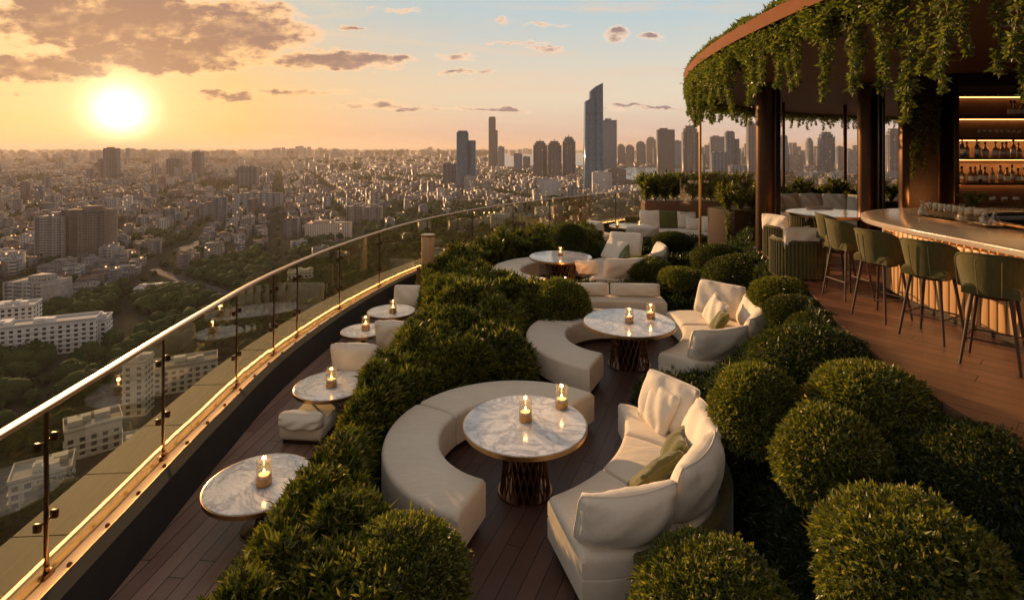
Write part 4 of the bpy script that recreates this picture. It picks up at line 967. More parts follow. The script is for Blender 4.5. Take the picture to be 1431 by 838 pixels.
# lounge two
bench((1.7, 8.78), .84, 1.48, 50, 244, 'cream crescent bench around the middle marble table', (.5,))
place(table_round('marble_table', .71, .68, 'middle large round marble table with a bronze lattice base', 'round marble tables with lattice base', base_r=.30), (1.84, 8.65, 0), R(100))
candle(1.83, 8.6, .681, 'lit glass candle in the middle of the second marble table'); candle(2.22, 8.82, .681, 'small glass candle at the right rim of the second marble table')
sofa((.90, 9.55), 1.97, -51.5, 14.5, (2.6, 9.0), 1.4, -94, 48, 'second cream curved sofa, beside the middle marble table',
     [(.13, .92, .48, 20, 0, -.07), (.40, .80, .54, 16, 0, -.06), (.64, .78, .56, 18, 0, -.05), (.91, .90, .62, 24, 6, -.04)])
throw((3.30, 9.30, .45), 10, 26, 14, .54, .50, 'cream', 'square cream pillow in the middle of the second sofa', 13)
throw((3.20, 8.83, .455), -18, 34, -8, .52, .42, 'olive', 'olive pillow in front of a cream one on the second sofa', 14)
b1 = pillow('bolster_cushion', 1.0, .26, .24, M['cream'], -.06, 31); set_pillow(b1, (1.45, 11.05, .44), 92, 14); tag(b1, 'left one of two low pale cushions behind the second table', 'cushion', 'low pale cushions behind the second bench')
b2 = pillow('bolster_cushion', 1.0, .26, .24, M['cream'], -.06, 32); set_pillow(b2, (2.45, 11.0, .44), 86, 14); tag(b2, 'right one of two low pale cushions behind the second table', 'cushion', 'low pale cushions behind the second bench')
e = empty('low_bench', (1.95, 11.0, 0), 0, 'low straight bench behind the middle marble table under two pale cushions', 'bench')
soft([(.9, 10.75), (1.9, 10.72), (3.0, 10.65)], [(.9, 11.25), (1.9, 11.22), (3.0, 11.15)], .08, .43, 'seat', M['seat'], e, (1.95, 11.0, 0), .01, .04)
MB().box((0, .0, .045), (1.9, .4, .08)).build('plinth', M['walnut'], e)
# lounge three
bench((1.12, 13.55), .92, 1.66, 40, 250, 'cream crescent bench around the third marble table', (.5,))
place(table_round('marble_table', .78, .68, 'third large round marble table, farthest with a lattice base', 'round marble tables with lattice base', base_r=.40), (1.22, 13.87, 0), R(200))
candle(1.22, 13.9, .681, 'lit glass candle on the third marble table')
sofa((-.15, 13.9), 2.25, -40.5, 18, (2.35, 13.85), 1.45, -100, 66, 'third cream curved sofa, beside the far marble table with lattice base',
     [(.12, 1.05, .50, 20, 0, -.07), (.38, .90, .56, 16, 0, -.06), (.60, .80, .60, 18, 0, -.05), (.95, .95, .72, 24, 6, -.04)])
throw((2.75, 14.1, .45), 5, 26, 30, .60, .50, 'olive', 'olive pillow standing on its corner on the third sofa', 23)
throw((2.55, 14.55, .45), 40, 30, 10, .66, .62, 'cream', 'tall square cream pillow leaning on the third sofa', 24)
throw((1.80, 12.95, .45), -110, 30, 4, .55, .42, 'cream', 'small cream pillow at the near corner of the third sofa', 25)
# lounge four
place(table_round('marble_table', .74, .68, 'farthest pale marble table below the rusted planter', 'round marble tables with lattice base', base_r=.3), (4.15, 19.3, 0), R(50))
candle(3.62, 18.9, .681, 'glass candle at the left rim of the farthest marble table'); candle(4.35, 18.85, .681, 'small candle in the middle of the farthest marble table')
e = empty('corner_sofa', (5.8, 20.2, 0), 0, 'far olive backed sofa with cream and olive cushions below the rusted planter', 'sofa'); ko = (5.8, 20.2, 0)
MB().box((5.95, 20.1, .22), (3.1, .95, .44)).build('seat', M['seat'], e, bevel=.05, seg=3, off=ko)
MB().box((6.0, 20.72, .42), (3.5, .16, .84)).build('back_shell', M['green'], e, bevel=.04, seg=3, off=ko)
MB().box((7.5, 19.55, .36), (.26, 2.1, .72)).build('arm', M['green'], e, bevel=.05, seg=3, off=ko)
MB().box((6.8, 18.9, .22), (1.1, .9, .44)).build('seat', M['seat'], e, bevel=.05, seg=3, off=ko)
for k, (x, w, h, m_, lb) in enumerate(((5.1, .78, .70, 'cream', 'big cream cushion at the left end of the far sofa'), (5.78, .74, .68, 'olive', 'big olive cushion between cream ones on the far sofa'), (6.45, .74, .64, 'cream', 'big cream cushion right of the olive one on the far sofa'))):
    throw((x, 20.35, .44), 90, 16, 2, w, h, m_, lb, 40 + k, .26)
throw((6.62, 19.95, .44), 84, 20, 3, .62, .46, 'cream', 'small cream cushion in front of a bigger one on the far sofa', 45, .22)
throw((7.12, 19.6, .44), 60, 16, -4, .74, .56, 'cream', 'wide cream cushion against the arm of the far sofa', 46, .24)
e = empty('lounge_chair', (4.1, 17.7, 0), R(0), 'far low chair seen from behind with a wide cream back cushion', 'armchair')
MB().box((0, 0, .22), (.95, .85, .42)).build('seat', M['seat'], e, bevel=.05, seg=3)
MB().box((0, -.46, .33), (1.0, .12, .62)).build('back_shell', M['green'], e, bevel=.03, seg=3)
q = pillow('back_cushion', 1.05, .55, .3, M['cream'], .05, 60, e); q.matrix_basis = Matrix.Translation((0, -.24, .42)) @ Matrix.Rotation(R(180), 4, 'Z') @ Matrix.Rotation(R(-12), 4, 'X')
e = empty('lounge_chair', (3.1, 19.2, 0), R(-50), 'far low chair with a cream cushion at the left of the farthest table', 'armchair')
MB().box((0, 0, .22), (.8, .8, .42)).build('seat', M['seat'], e, bevel=.05, seg=3)
MB().box((0, -.43, .33), (.85, .10, .56)).build('back_shell', M['walnut'], e, bevel=.03, seg=3)
q = pillow('back_cushion', .75, .5, .25, M['cream'], 0, 61, e); q.matrix_basis = Matrix.Translation((0, -.24, .42)) @ Matrix.Rotation(R(180), 4, 'Z') @ Matrix.Rotation(R(-12), 4, 'X')

# ---- small tables and seats along the walkway
SM = [(363, 672, .46, 'nearest small marble table by the walkway, half in the shrubs'), (463, 537, .45, 'second small marble table along the walkway'),
      (508, 461, .36, 'third and smallest marble table along the walkway'), (547, 434, .43, 'fourth small marble table along the walkway, at its far end')]
for k, (px, py, r_, lb) in enumerate(SM):
    q = P(px, py, .42); place(table_round('side_table', r_, .42, lb, 'small round marble tables on the walkway', False, .16), (q.x, q.y, 0), R(70 * k))
    c_ = P((369, 463, 511, 549)[k], (677, 540, 461, 437)[k], .42); candle(c_.x, c_.y, .421, ('lit candle on the nearest small walkway table', 'lit candle on the second small walkway table', 'lit candle on the third small walkway table', 'lit candle on the fourth small walkway table')[k])
def wseat(px, py, z, w, yaw, label, seed, hc=.46):
    q = P(px, py, z); e = empty('walkway_chair', (q.x, q.y, 0), R(yaw), label, 'seat', 'low cushioned seats by the walkway tables')
    MB().box((0, 0, .135), (w, .62, .17)).build('seat', M['seat'], e, bevel=.05, seg=3)
    MB().box((0, 0, .03), (w - .08, .54, .05)).build('plinth', M['walnut'], e)
    c_ = pillow('back_cushion', w * 1.04, hc * 1.2, .27, M['cream'], .0, seed, e); c_.matrix_basis = Matrix.Translation((0, -.24, .20)) @ Matrix.Rotation(R(180), 4, 'Z') @ Matrix.Rotation(R(-14), 4, 'X')
    return e
wseat(508, 500, .42, .66, -4, 'low seat with a tall pale cushion between the second and third walkway tables', 71, .48)
wseat(560, 460, .42, .62, -8, 'low seat with a pale cushion between the third and fourth walkway tables', 72, .40)
wseat(568, 418, .42, .66, 176, 'low seat with a wide pale cushion behind the fourth walkway table', 73, .36)
wseat(436, 590, .12, .52, -6, 'low pale seat tucked under the second walkway table', 74, .13)
wseat(600, 378, .42, .70, 160, 'pale cushion seat by the slim rusty post near the wooden pillar lamp', 75, .34)
# wooden lantern pillar and slim post
q = P(598, 402, 0.0); d0 = 12.6; x0 = (598 - CX) / F * d0
e = empty('wooden_pedestal', (x0, d0, 0), 0, 'round wooden pedestal with a bright rim behind the glass, left of the sunny shrubs', 'pedestal')
MB().lathe([(.13, 0), (.14, .02), (.15, 1.38), (.14, 1.4), (0, 1.4)], 28).build('body', M['oak'], e, smooth=True)
MB().lathe([(.155, 1.39), (.16, 1.40), (.16, 1.425), (.15, 1.43), (0, 1.43)], 28).build('cap', M['brass'], e, smooth=True)
o = MB().box((-2.02, 11.9, .35), (.07, .07, .95)).build('marker_post', M['corten'], bevel=.01); tag(o, 'slim rusty red post beside the pale cushion at the end of the walkway', 'post')

ORD = ['first', 'second', 'third', 'fourth', 'fifth', 'sixth', 'seventh', 'eighth', 'ninth', 'tenth', 'eleventh', 'twelfth', 'thirteenth', 'fourteenth', 'fifteenth', 'sixteenth', 'seventeenth']
# ================================================================== THE BAR
BT = BZ + 1.045
outer = spline([(5.9, 1.6), (5.15, 2.9), (4.82, 4.2), (4.76, 5.6), (4.72, 6.7), (4.86, 7.6), (5.35, 8.35), (6.1, 8.75), (7.2, 8.85), (9.5, 8.7), (12, 8.2)], 70)
inn = spline([(7.2, 2.2), (6.5, 3.3), (6.15, 4.4), (6.0, 5.6), (5.95, 6.5), (6.05, 7.1), (6.3, 7.5), (6.7, 7.75), (7.4, 7.85), (9.4, 7.75), (11.8, 7.3)], 70)
e = empty('bar_counter', (5.5, 6, BZ), 0, 'long curved bar counter with pale stone top and vertical oak slats', 'bar'); ko = (5.5, 6, BZ)
MB().strip(outer, inn, BT - .07, BT).build('stone_top', M['counter'], e, bevel=.012, seg=3, off=ko)
MB().strip(offset(outer, .30), offset(inn, -.05), BZ + .10, BT - .071).build('core', M['walnut'], e, off=ko)
MB().strip(offset(outer, .34), offset(inn, -.05), BZ + .004, BZ + .099).build('kick_plinth', M['black'], e, off=ko)
MB().strip(offset(outer, .26), offset(outer, .29), BT - .095, BT - .078).build('under_light', M['led'], e, off=ko)
MB().strip(offset(inn, -.03), offset(inn, .06), BT + .001, BT + .05).build('inner_rim', M['bronze'], e, bevel=.008, off=ko)
MB().strip(offset(inn, .061), offset(inn, .9), BT - .25, BT - .22).build('work_top', M['black'], e, off=ko)
fo = offset(outer, .275); L_ = [0]
for a_, b_ in zip(fo, fo[1:]): L_.append(L_[-1] + (b_ - a_).length)
nsl = 0; s_ = 1.6; b = MB()
while s_ < L_[-1] - .1 and nsl < 200:
    i = max(k for k in range(len(L_)) if L_[k] <= s_); i = min(i, len(fo) - 2); p = fo[i].lerp(fo[i + 1], (s_ - L_[i]) / (L_[i + 1] - L_[i])); t = fo[i + 1] - fo[i]
    b.box((p.x, p.y, (BZ + .10 + BT - .105) / 2), (.082, .03, BT - BZ - .205), math.atan2(t.y, t.x)); s_ += .098; nsl += 1
    if p.y > 8.6 and p.x > 6.5: break
b.build('oak_slats', M['oak'], e, bevel=.006, seg=2, off=ko)
# bar stools
def stool():
    e = empty('bar_stool', (0, 0, 0), 0, 'bar stool', 'bar stool')
    # faces +X; bucket back wraps the rear
    soft([(-.20, -.22), (.22, -.21)], [(-.20, .22), (.22, .21)], .70, .80, 'seat', M['green'], e, (0, 0, 0), .02, .035)
    V = []; Fq = []; n = 22; m_ = 8; th = .045
    for sgn in (0, 1):
        for i in range(n + 1):
            a = R(180 - 104 + 208 * i / n); u_ = abs(i / n * 2 - 1); ht = .39 * max(0, (1 - u_ ** 3.2)) ** .55 + .02
            for j in range(m_ + 1):
                f = j / m_; rr = .205 + .075 * f ** .8 - (th if sgn else 0) * (1 - .5 * (f ** 6)); z = .70 + ht * f + (0.0)
                V.append((rr * 1.0 * math.cos(a) + .0, rr * 1.06 * math.sin(a), z))
    N = (n + 1) * (m_ + 1); g_ = lambda s, i, j: s * N + i * (m_ + 1) + j
    for i in range(n):
        for j in range(m_):
            Fq.append((g_(0, i, j), g_(0, i + 1, j), g_(0, i + 1, j + 1), g_(0, i, j + 1))); Fq.append((g_(1, i, j), g_(1, i, j + 1), g_(1, i + 1, j + 1), g_(1, i + 1, j)))
        Fq.append((g_(0, i, m_), g_(0, i + 1, m_), g_(1, i + 1, m_), g_(1, i, m_))); Fq.append((g_(0, i, 0), g_(1, i, 0), g_(1, i + 1, 0), g_(0, i + 1, 0)))
    for i in (0, n): Fq += [(g_(0, i, j), g_(0, i, j + 1), g_(1, i, j + 1), g_(1, i, j)) for j in range(m_)]
    bk = MB().add(V, Fq).build('backrest', M['green'], e, smooth=True)
    for p_ in bk.data.polygons: p_.use_smooth = True
    pts = [V[g_(0, i, m_)] for i in range(n + 1)]; MB().tube(pts, .009, 6).build('piping', M['green'], bk, smooth=True)
    for yy in (-.09, .09):      # stitched seams
        k_ = [(-.213 - .075 * f ** .8, yy * (1 + .1 * f), .71 + .34 * f) for f in (0, .25, .5, .75, 1)]; MB().tube(k_, .0045, 5).build('seam', M['olive'], bk)
    MB().lathe([(.0, .665), (.17, .665), (.19, .69), (.19, .705), (0, .705)], 24).build('seat_pan', M['stoolwood'], e)
    ft = {}
    for sx in (-1, 1):
        for sy in (-1, 1):
            a_, b_ = (sx * .145, sy * .145, .69), (sx * .225, sy * .225, 0.0); ft[(sx, sy)] = Vector(a_).lerp(Vector(b_), .62)
            MB().tube([a_, b_], [.019, .012], 10).build('leg', M['stoolwood'], e, smooth=True)
    for a_, b_ in (((-1, -1), (1, -1)), ((1, -1), (1, 1)), ((1, 1), (-1, 1)), ((-1, 1), (-1, -1))):
        MB().tube([ft[a_], ft[b_]], .0095, 8).build('footrest', M['stoolwood'], e, smooth=True)
    return e
st0 = stool(); SL = ['bar stool nearest the right edge of the picture', 'second nearest green bar stool at the counter', 'middle green bar stool, third along the counter', 'fourth green bar stool along the counter', 'farthest green bar stool, peeking out behind another at the counter tip']
for k, (x, y, yaw) in enumerate(((4.46, 5.10, 41), (4.45, 5.84, 27), (4.37, 6.52, 19), (4.50, 7.38, 8), (4.74, 8.08, -8))):
    s = st0 if k == 0 else copy_tree(st0); place(s, (x, y, BZ + .002), R(yaw), .94, label=SL[k], group='green bar stools along the counter')
# back bar
e = empty('back_bar', (8.6, 9.7, BZ), 0, 'tall dark back bar wall with lit bottle shelves', 'shelving'); ko = (8.6, 9.7, BZ)
MB().box((9.65, 9.95, BZ + 1.7), (4.7, .3, 3.4)).build('wall_panel', M['walnut'], e, off=ko)
MB().box((6.84, 9.62, BZ + 1.69), (.12, .12, 3.38)).build('side_post', M['bronze'], e, bevel=.01, off=ko)
MB().box((7.60, 9.58, BZ + 1.69), (.09, .34, 3.38)).build('upright', M['bronze'], e, bevel=.01, off=ko)
MB().box((7.22, 9.78, BZ + 1.5), (.66, .05, 3.0)).build('bronze_panel', M['walnut'], e, off=ko)
MB().box((9.5, 9.76, BZ + 1.6), (3.9, .04, 3.0)).build('lit_backing', M['corten'], e, off=ko)
for z in (.45, 1.39, 1.82, 2.16, 2.53, 2.92):
    s = MB().box((9.66, 9.52, BZ + z), (3.98, .42, .035)).build('shelf', M['walnut'], e, bevel=.004, off=ko)
    if z > 1: MB().box((9.55, 9.70, BZ + z - .028), (3.9, .03, .014)).build('strip_light', M['shelfled'], s, off=ko)
MB().box((9.55, 9.44, BZ + .5), (3.98, .5, 1.0)).build('base_cabinet', M['walnut'], e, bevel=.01, off=ko)
for z in (1.75, 2.12):      # light that the strips throw on bottles
    for xx in (8.2, 9.2):
        l = bpy.data.lights.new('shelf_glow', 'AREA'); l.shape = 'RECTANGLE'; l.size = 1.1; l.size_y = .04; l.energy = 3.2; l.color = (1, .55, .2)
        lo_ = bpy.data.objects.new('shelf_glow', l); COL.objects.link(lo_); lo_.parent = e; lo_.location = Vector((xx, 9.62, BZ + z)) - Vector(ko)
l = bpy.data.lights.new('panel_glow', 'AREA'); l.size = .25; l.energy = 3.5; l.color = (1, .55, .2); lo_ = bpy.data.objects.new('panel_glow', l); COL.objects.link(lo_); lo_.parent = e; lo_.location = Vector((7.2, 9.35, BZ + 1.08)) - Vector(ko); lo_.rotation_euler = (R(125), 0, 0)  # unseen area lamp added to warm the panel from below
def bottle(kind):
    e = empty('bottle', (0, 0, 0), 0, 'bottle', 'bottle')
    prof = {0: [(.036, 0), (.038, .01), (.038, .17), (.030, .20), (.013, .225), (.012, .28), (.015, .285), (.015, .30), (0, .30)],
            1: [(.045, 0), (.048, .01), (.048, .12), (.040, .16), (.014, .185), (.013, .25), (.017, .252), (.017, .275), (0, .275)],
            2: [(.030, 0), (.031, .01), (.031, .20), (.024, .235), (.011, .26), (.011, .32), (.014, .322), (.014, .335), (0, .335)],
            3: [(.040, 0), (.044, .02), (.044, .10), (.052, .14), (.020, .19), (.012, .20), (.012, .26), (.016, .262), (.016, .28), (0, .28)]}[kind]
    MB().lathe(prof, 16).build('body', M['darkbottle' if kind == 2 else 'amber'], e, smooth=True)
    r_ = prof[2][0] + .0012; z_ = .07 if kind != 1 else .04
    MB().lathe([(r_, z_), (r_, z_ + .075)], 16).build('paper_band', M['label'], e, smooth=True)
    MB().lathe([(prof[-2][0] + .001, prof[-3][1] - .02), (prof[-2][0] + .001, prof[-1][1] + .002), (0, prof[-1][1] + .002)], 10).build('stopper', M['black'], e, smooth=True)
    return e
B0 = [bottle(k) for k in range(4)]; usedb = set(); rb = random.Random(5)
KN = ['tall round-shouldered amber bottle', 'squat broad amber bottle', 'slim dark bottle', 'bell-shaped amber bottle']
for (z, n_, x0_, nm) in ((1.39, 16, 7.70, 'lower lit shelf'), (1.82, 16, 7.70, 'middle lit shelf'), (2.53, 9, 8.5, 'top shelf')):
    for k in range(n_):
        kd = rb.choice((0, 0, 1, 2, 3, 1)); s = B0[kd] if kd not in usedb else copy_tree(B0[kd]); usedb.add(kd)
        place(s, (x0_ + k * .108 + rb.uniform(-.012, .012), 9.44 + rb.uniform(-.05, .04), BZ + z + .0185), rb.uniform(0, 6), rb.uniform(.86, 1.02), f'{KN[kd]} standing {ORD[k]} from the left on the {nm}', f'bottles on the {nm}')
def goblet():
    e = empty('glass', (0, 0, 0), 0, 'glass', 'glass')
    MB().lathe([(.036, 0), (.034, .004), (.005, .008), (.004, .07), (.02, .085), (.036, .115), (.038, .15), (.033, .19), (.0315, .19), (.0365, .15), (.0345, .117), (.018, .089), (0, .082)], 20).build('bowl', M['clear'], e, smooth=True)
    return e
def carafe():
    e = empty('carafe', (0, 0, 0), 0, 'carafe', 'carafe')
    MB().lathe([(.05, 0), (.056, .01), (.05, .07), (.022, .13), (.02, .19), (.034, .22), (.032, .22), (.018, .19), (.02, .13), (.047, .07), (.052, .012), (0, .01)], 20).build('body', M['clear'], e, smooth=True)
    return e
tr = MB().box((5.78, 7.18, BT + .008), (.24, 1.15, .014), R(2)).build('serving_tray', M['bronze'], bevel=.004); tag(tr, 'long dark tray of clear glasses on the bar counter', 'tray')
g0 = goblet(); c0 = carafe(); fg = fc_ = True
for k in range(20):
    t = k // 2; yy = 7.68 - t * .112; xx = 5.72 + (k % 2) * .11 + .012 * math.sin(k * 2.1)
    px_ = xx
    if k in (18, 19, 11, 0):
        s = c0 if fc_ else copy_tree(c0); fc_ = False; nm = 'clear waisted carafe'; 
    else: s = g0 if fg else copy_tree(g0); fg = False; nm = 'clear stemmed glass'
    place(s, (px_, yy, BT + .016), 0, 1.0, f'{nm} in the {"outer" if k % 2 == 0 else "inner"} file of the tray, {ORD[t]} from the far end', 'glassware on the counter tray')
for k in range(16):
    s = copy_tree(g0); place(s, (7.72 + k * .10, 9.35 + .05 * (k % 2), BZ + 1.0025), 0, .9, f'stemmed glass below the bottle shelves, {ORD[k]} from the left post', 'glasses on the back cabinet')
for k in range(16):
    s = copy_tree(g0); place(s, (8.0 + k * .10, 9.45, BZ + 2.1785), 0, .8, f'stemmed glass {ORD[k]} from the left on the narrow shelf above the bottles', 'glasses on the narrow shelf')

# ================================================================== THE CANOPY
RC = (20.1, 6.0); RR = 17.4; RZ = 4.70
def ring(r, n=200, a0=0, a1=360): return [Vector((RC[0] + r * math.cos(R(a0 + (a1 - a0) * k / n)), RC[1] + r * math.sin(R(a0 + (a1 - a0) * k / n)), 0)) for k in range(n + 1)]
e = empty('canopy_roof', (RC[0], RC[1], RZ), 0, 'great round canopy roof with a copper rim and timber underside', 'canopy'); ko = (RC[0], RC[1], RZ)
MB().prism([(p.x, p.y) for p in ring(RR - .35)[:-1]], RZ + .02, RZ + .30).build('roof_slab', M['walnut'], e, off=ko)
MB().prism([(p.x, p.y) for p in ring(RR - .36)[:-1]], RZ - .02, RZ + .018).build('soffit', M['ceiling'], e, off=ko)
MB().strip(ring(RR - .02), ring(RR), RZ + .0, RZ + .15).build('rim_band', M['copper'], e, off=ko)
MB().strip(ring(RR - .349), ring(RR - .021), RZ + .0, RZ + .04).build('rim_tray', M['bronze'], e, off=ko)
for r_ in (): MB().strip(ring(r_), ring(r_ + .12), RZ - .10, RZ - .021).build('ring_beam', M['walnut'], e, off=ko)
def column(px, d_, r_, label):
    x = (px - CX) / F * d_; e = empty('bronze_column', (x, d_, BZ), 0, label, 'column')
    h = RZ - BZ - .02
    MB().lathe([(r_, 0), (r_, h)], 40, (0, 0, 0)).build('shaft', M['bronze'], e, smooth=True)
    MB().lathe([(r_ * .62, 0.001), (r_ * .62, h)], 32, (r_ * 1.05, .05, 0)).build('side_shaft', M['black'], e, smooth=True)
    MB().lathe([(r_ + .04, 0), (r_ + .04, .03), (r_ + .005, .04)], 40).build('base_ring', M['bronze'], e)
    for zz in (.5,): pass
    return e
column(1070, 10.9, .185, 'big bronze twin-shaft column nearest the planting'); column(1213, 10.9, .185, 'second bronze twin-shaft column standing behind the bar stools')
for (px, d_, r_, z0_, lb, m_) in ((978.5, 15.2, .035, 0, 'thin gold pole at the outer edge of the canopy, left of the big column', 'brass'), (1095, 15.5, .04, BZ, 'thin dark post just right of the big bronze column', 'bronze'),
                                  (1181, 16.3, .05, BZ, 'thin dark post midway between the two bronze columns', 'bronze'), (1235, 13, .03, BZ, 'slim pole right of the second bronze column', 'bronze')):
    x = (px - CX) / F * d_; o = MB().tube([(0, 0, 0), (0, 0, RZ - z0_ - .02)], r_, 12).build('canopy_post', M[m_], smooth=True); o.location = (x, d_, z0_); tag(o, lb, 'post')
# wind screen panels beyond the back seating
e = empty('wind_screen', (9, 16.6, BZ), 0, 'clear glass wind screen behind the seating under the canopy', 'screen')
for k in range(6): MB().box((-3.3 + k * 1.32, .05 * k, .65), (1.28, .012, 1.3)).build('glass_panel', M['clear'], e)

# ---- seating behind the columns
q = P(1160, 297, BZ + .74); place(table_round('dining_table', .78, .74, 'round pale stone table under the canopy between the two columns', 'x', False, .3), (q.x, q.y, BZ), 0); del bpy.data.objects['dining_table']['group']
def tub(x, y, yaw, label, w=.85):
    e = empty('tub_chair', (x, y, BZ), R(yaw), label, 'armchair', 'tub chairs under the canopy')
    MB().box((0, .06, .21), (w - .2, .62, .40)).build('seat', M['seat'], e, bevel=.05, seg=3)
    I, O = arcpts((0, 0), w / 2 - .09, 190, 350, 20), arcpts((0, 0), w / 2, 190, 350, 20)
    b = MB(); b.strip([Vector((*p, 0)) for p in arcpts((0, 0), w / 2 - .08, 150, 390, 26)], [Vector((*p, 0)) for p in arcpts((0, 0), w / 2, 150, 390, 26)], .01, .60); b.build('shell', M['green'], e, bevel=.025, seg=3)
    b = MB()
    for k in range(34):
        a = R(150 + 240 * k / 33); b.tube([(w / 2 * math.cos(a), w / 2 * math.sin(a), .03), (w / 2 * math.cos(a), w / 2 * math.sin(a), .57)], .016, 6)
    b.build('fluting', M['green'], e, smooth=True)
    c_ = pillow('back_cushion', w * .75, .42, .22, M['cream'], .04, int(x * 10), e); c_.matrix_basis = Matrix.Translation((0, -w * .26, .38)) @ Matrix.Rotation(R(180), 4, 'Z') @ Matrix.Rotation(R(-10), 4, 'X')
    return e
q = P(1133, 392, BZ); tub(q.x, q.y + .35, -12, 'near dark green fluted tub chair with cream cushions, right of the big column', .82)
q = P(1108, 362, BZ); tub(q.x, q.y + .2, -70, 'tub chair half hidden behind the near one beside the big column', .8)
q = P(1160, 345, BZ); tub(q.x - .05, q.y + .6, 0, 'tub chair backed against the near side of the round table', .8)
def csofa(x, y, r_, a0, a1, label, n=3):
    e = empty('curved_banquette', (x, y, BZ), 0, label, 'sofa')
    soft(arcpts((0, 0), r_ - .55, a0, a1, 20), arcpts((0, 0), r_, a0, a1, 20), .03, .44, 'seat', M['seat'], e, (0, 0, 0), .02, .05)
    soft(arcpts((0, 0), r_ - .02, a0, a1, 20), arcpts((0, 0), r_ + .2, a0, a1, 20), .03, .70, 'back', M['seat'], e, (0, 0, 0), .02, .08)
    for k in range(n):
        a = R(a0 + (a1 - a0) * (k + .5) / n); c_ = pillow('cushion', .55, .42, .2, M['cream'], 0, k + 5, e); c_.matrix_basis = Matrix.Translation(((r_ - .16) * math.cos(a), (r_ - .16) * math.sin(a), .45)) @ Matrix.Rotation(a - R(90), 4, 'Z') @ Matrix.Rotation(R(-14), 4, 'X')
    return e
csofa(7.4, 12.5, 1.5, 30, 140, 'pale curved banquette beyond the round table under the canopy', 5)

for k, (x, y, lb) in enumerate(((6.55, 11.6, 'small cream pillow at the left on the round table side'), (6.9, 11.75, 'small cream pillow right of another beyond the round table'))):
    pass

# ================================================================== PLANTING
def unit(v): return v / np.maximum(np.linalg.norm(v, axis=-1, keepdims=True), 1e-9)
def leaves(Pn, Nn, L, Wd, per=5, spread=.9, r=rng, tintv=None):
    """clusters of folded lance leaves radiating about each axis; returns verts, quads, tint"""
    n = len(Pn); L, Wd = [np.repeat(q_, per, 0) if isinstance(q_, np.ndarray) else q_ for q_ in (L, Wd)]; Pn = np.repeat(Pn, per, 0); Nn = np.repeat(Nn, per, 0); N = len(Pn)
    d_ = unit(Nn + r.normal(size=(N, 3)) * spread * .75); side = unit(np.cross(d_, r.normal(size=(N, 3)))); up = np.cross(side, d_)
    ln = (L * r.uniform(.6, 1.25, (N, 1)) * (1 + .7 * (r.uniform(0, 1, (N, 1)) > .94))); wd = (Wd * r.uniform(.7, 1.2, (N, 1)))
    a = Pn + r.normal(size=(N, 3)) * L * .12; m_ = a + d_ * ln * .5 - up * wd * .18; t = a + d_ * ln + up * ln * -.10 * r.uniform(-1, 2, (N, 1))
    V = np.stack([a, m_ + side * wd * .5, t, m_ - side * wd * .5], 1).reshape(-1, 3); Fq = np.arange(N * 4).reshape(-1, 4)
    base = np.repeat(r.uniform(0, 1, (n, 1)) if tintv is None else tintv.reshape(-1, 1), per, 0)
    T = np.concatenate([np.clip(base * .85 + r.uniform(-.1, .25, (N, 1)), 0, 1), r.uniform(0, 1, (N, 1)), np.zeros((N, 1))], 1)
    return V, Fq, T
def ball_proto(name, n, L, Wd, per, m_, flat=.82, rough=.075, seed=1, label='ball', cat='shrub'):
    r = np.random.default_rng(seed); i = np.arange(n) + .5; ph = np.arccos(1 - 1.62 * i / n); th = math.pi * (1 + 5 ** .5) * i
    D_ = np.stack([np.cos(th) * np.sin(ph), np.sin(th) * np.sin(ph), np.cos(ph)], 1) + r.normal(size=(n, 3)) * .012; D_ = unit(D_)
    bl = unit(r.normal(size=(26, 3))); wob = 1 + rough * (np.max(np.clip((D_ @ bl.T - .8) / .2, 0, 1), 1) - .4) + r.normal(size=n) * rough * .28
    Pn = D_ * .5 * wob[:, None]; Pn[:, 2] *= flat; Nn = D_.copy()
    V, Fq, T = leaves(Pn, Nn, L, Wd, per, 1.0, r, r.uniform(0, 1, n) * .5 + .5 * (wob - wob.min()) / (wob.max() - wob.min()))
    e = empty('box_ball', (0, 0, 0), 0, label, cat)
    np_mesh('foliage', V, Fq, m_, col=T, parent=e)
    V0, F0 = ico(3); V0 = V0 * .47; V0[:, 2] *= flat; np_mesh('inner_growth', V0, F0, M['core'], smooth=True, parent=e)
    MB().tube([(0, 0, -.62), (0, 0, -.2)], .03, 8).build('trunk', M['stem'], e)
    return e
PB = [ball_proto('a', 5200, .036, .016, 4, M['box'], seed=1), ball_proto('b', 4600, .046, .018, 5, M['leaf'], rough=.17, seed=2), ball_proto('c', 3600, .050, .020, 5, M['leaf'], rough=.11, seed=3)]
pu = set()
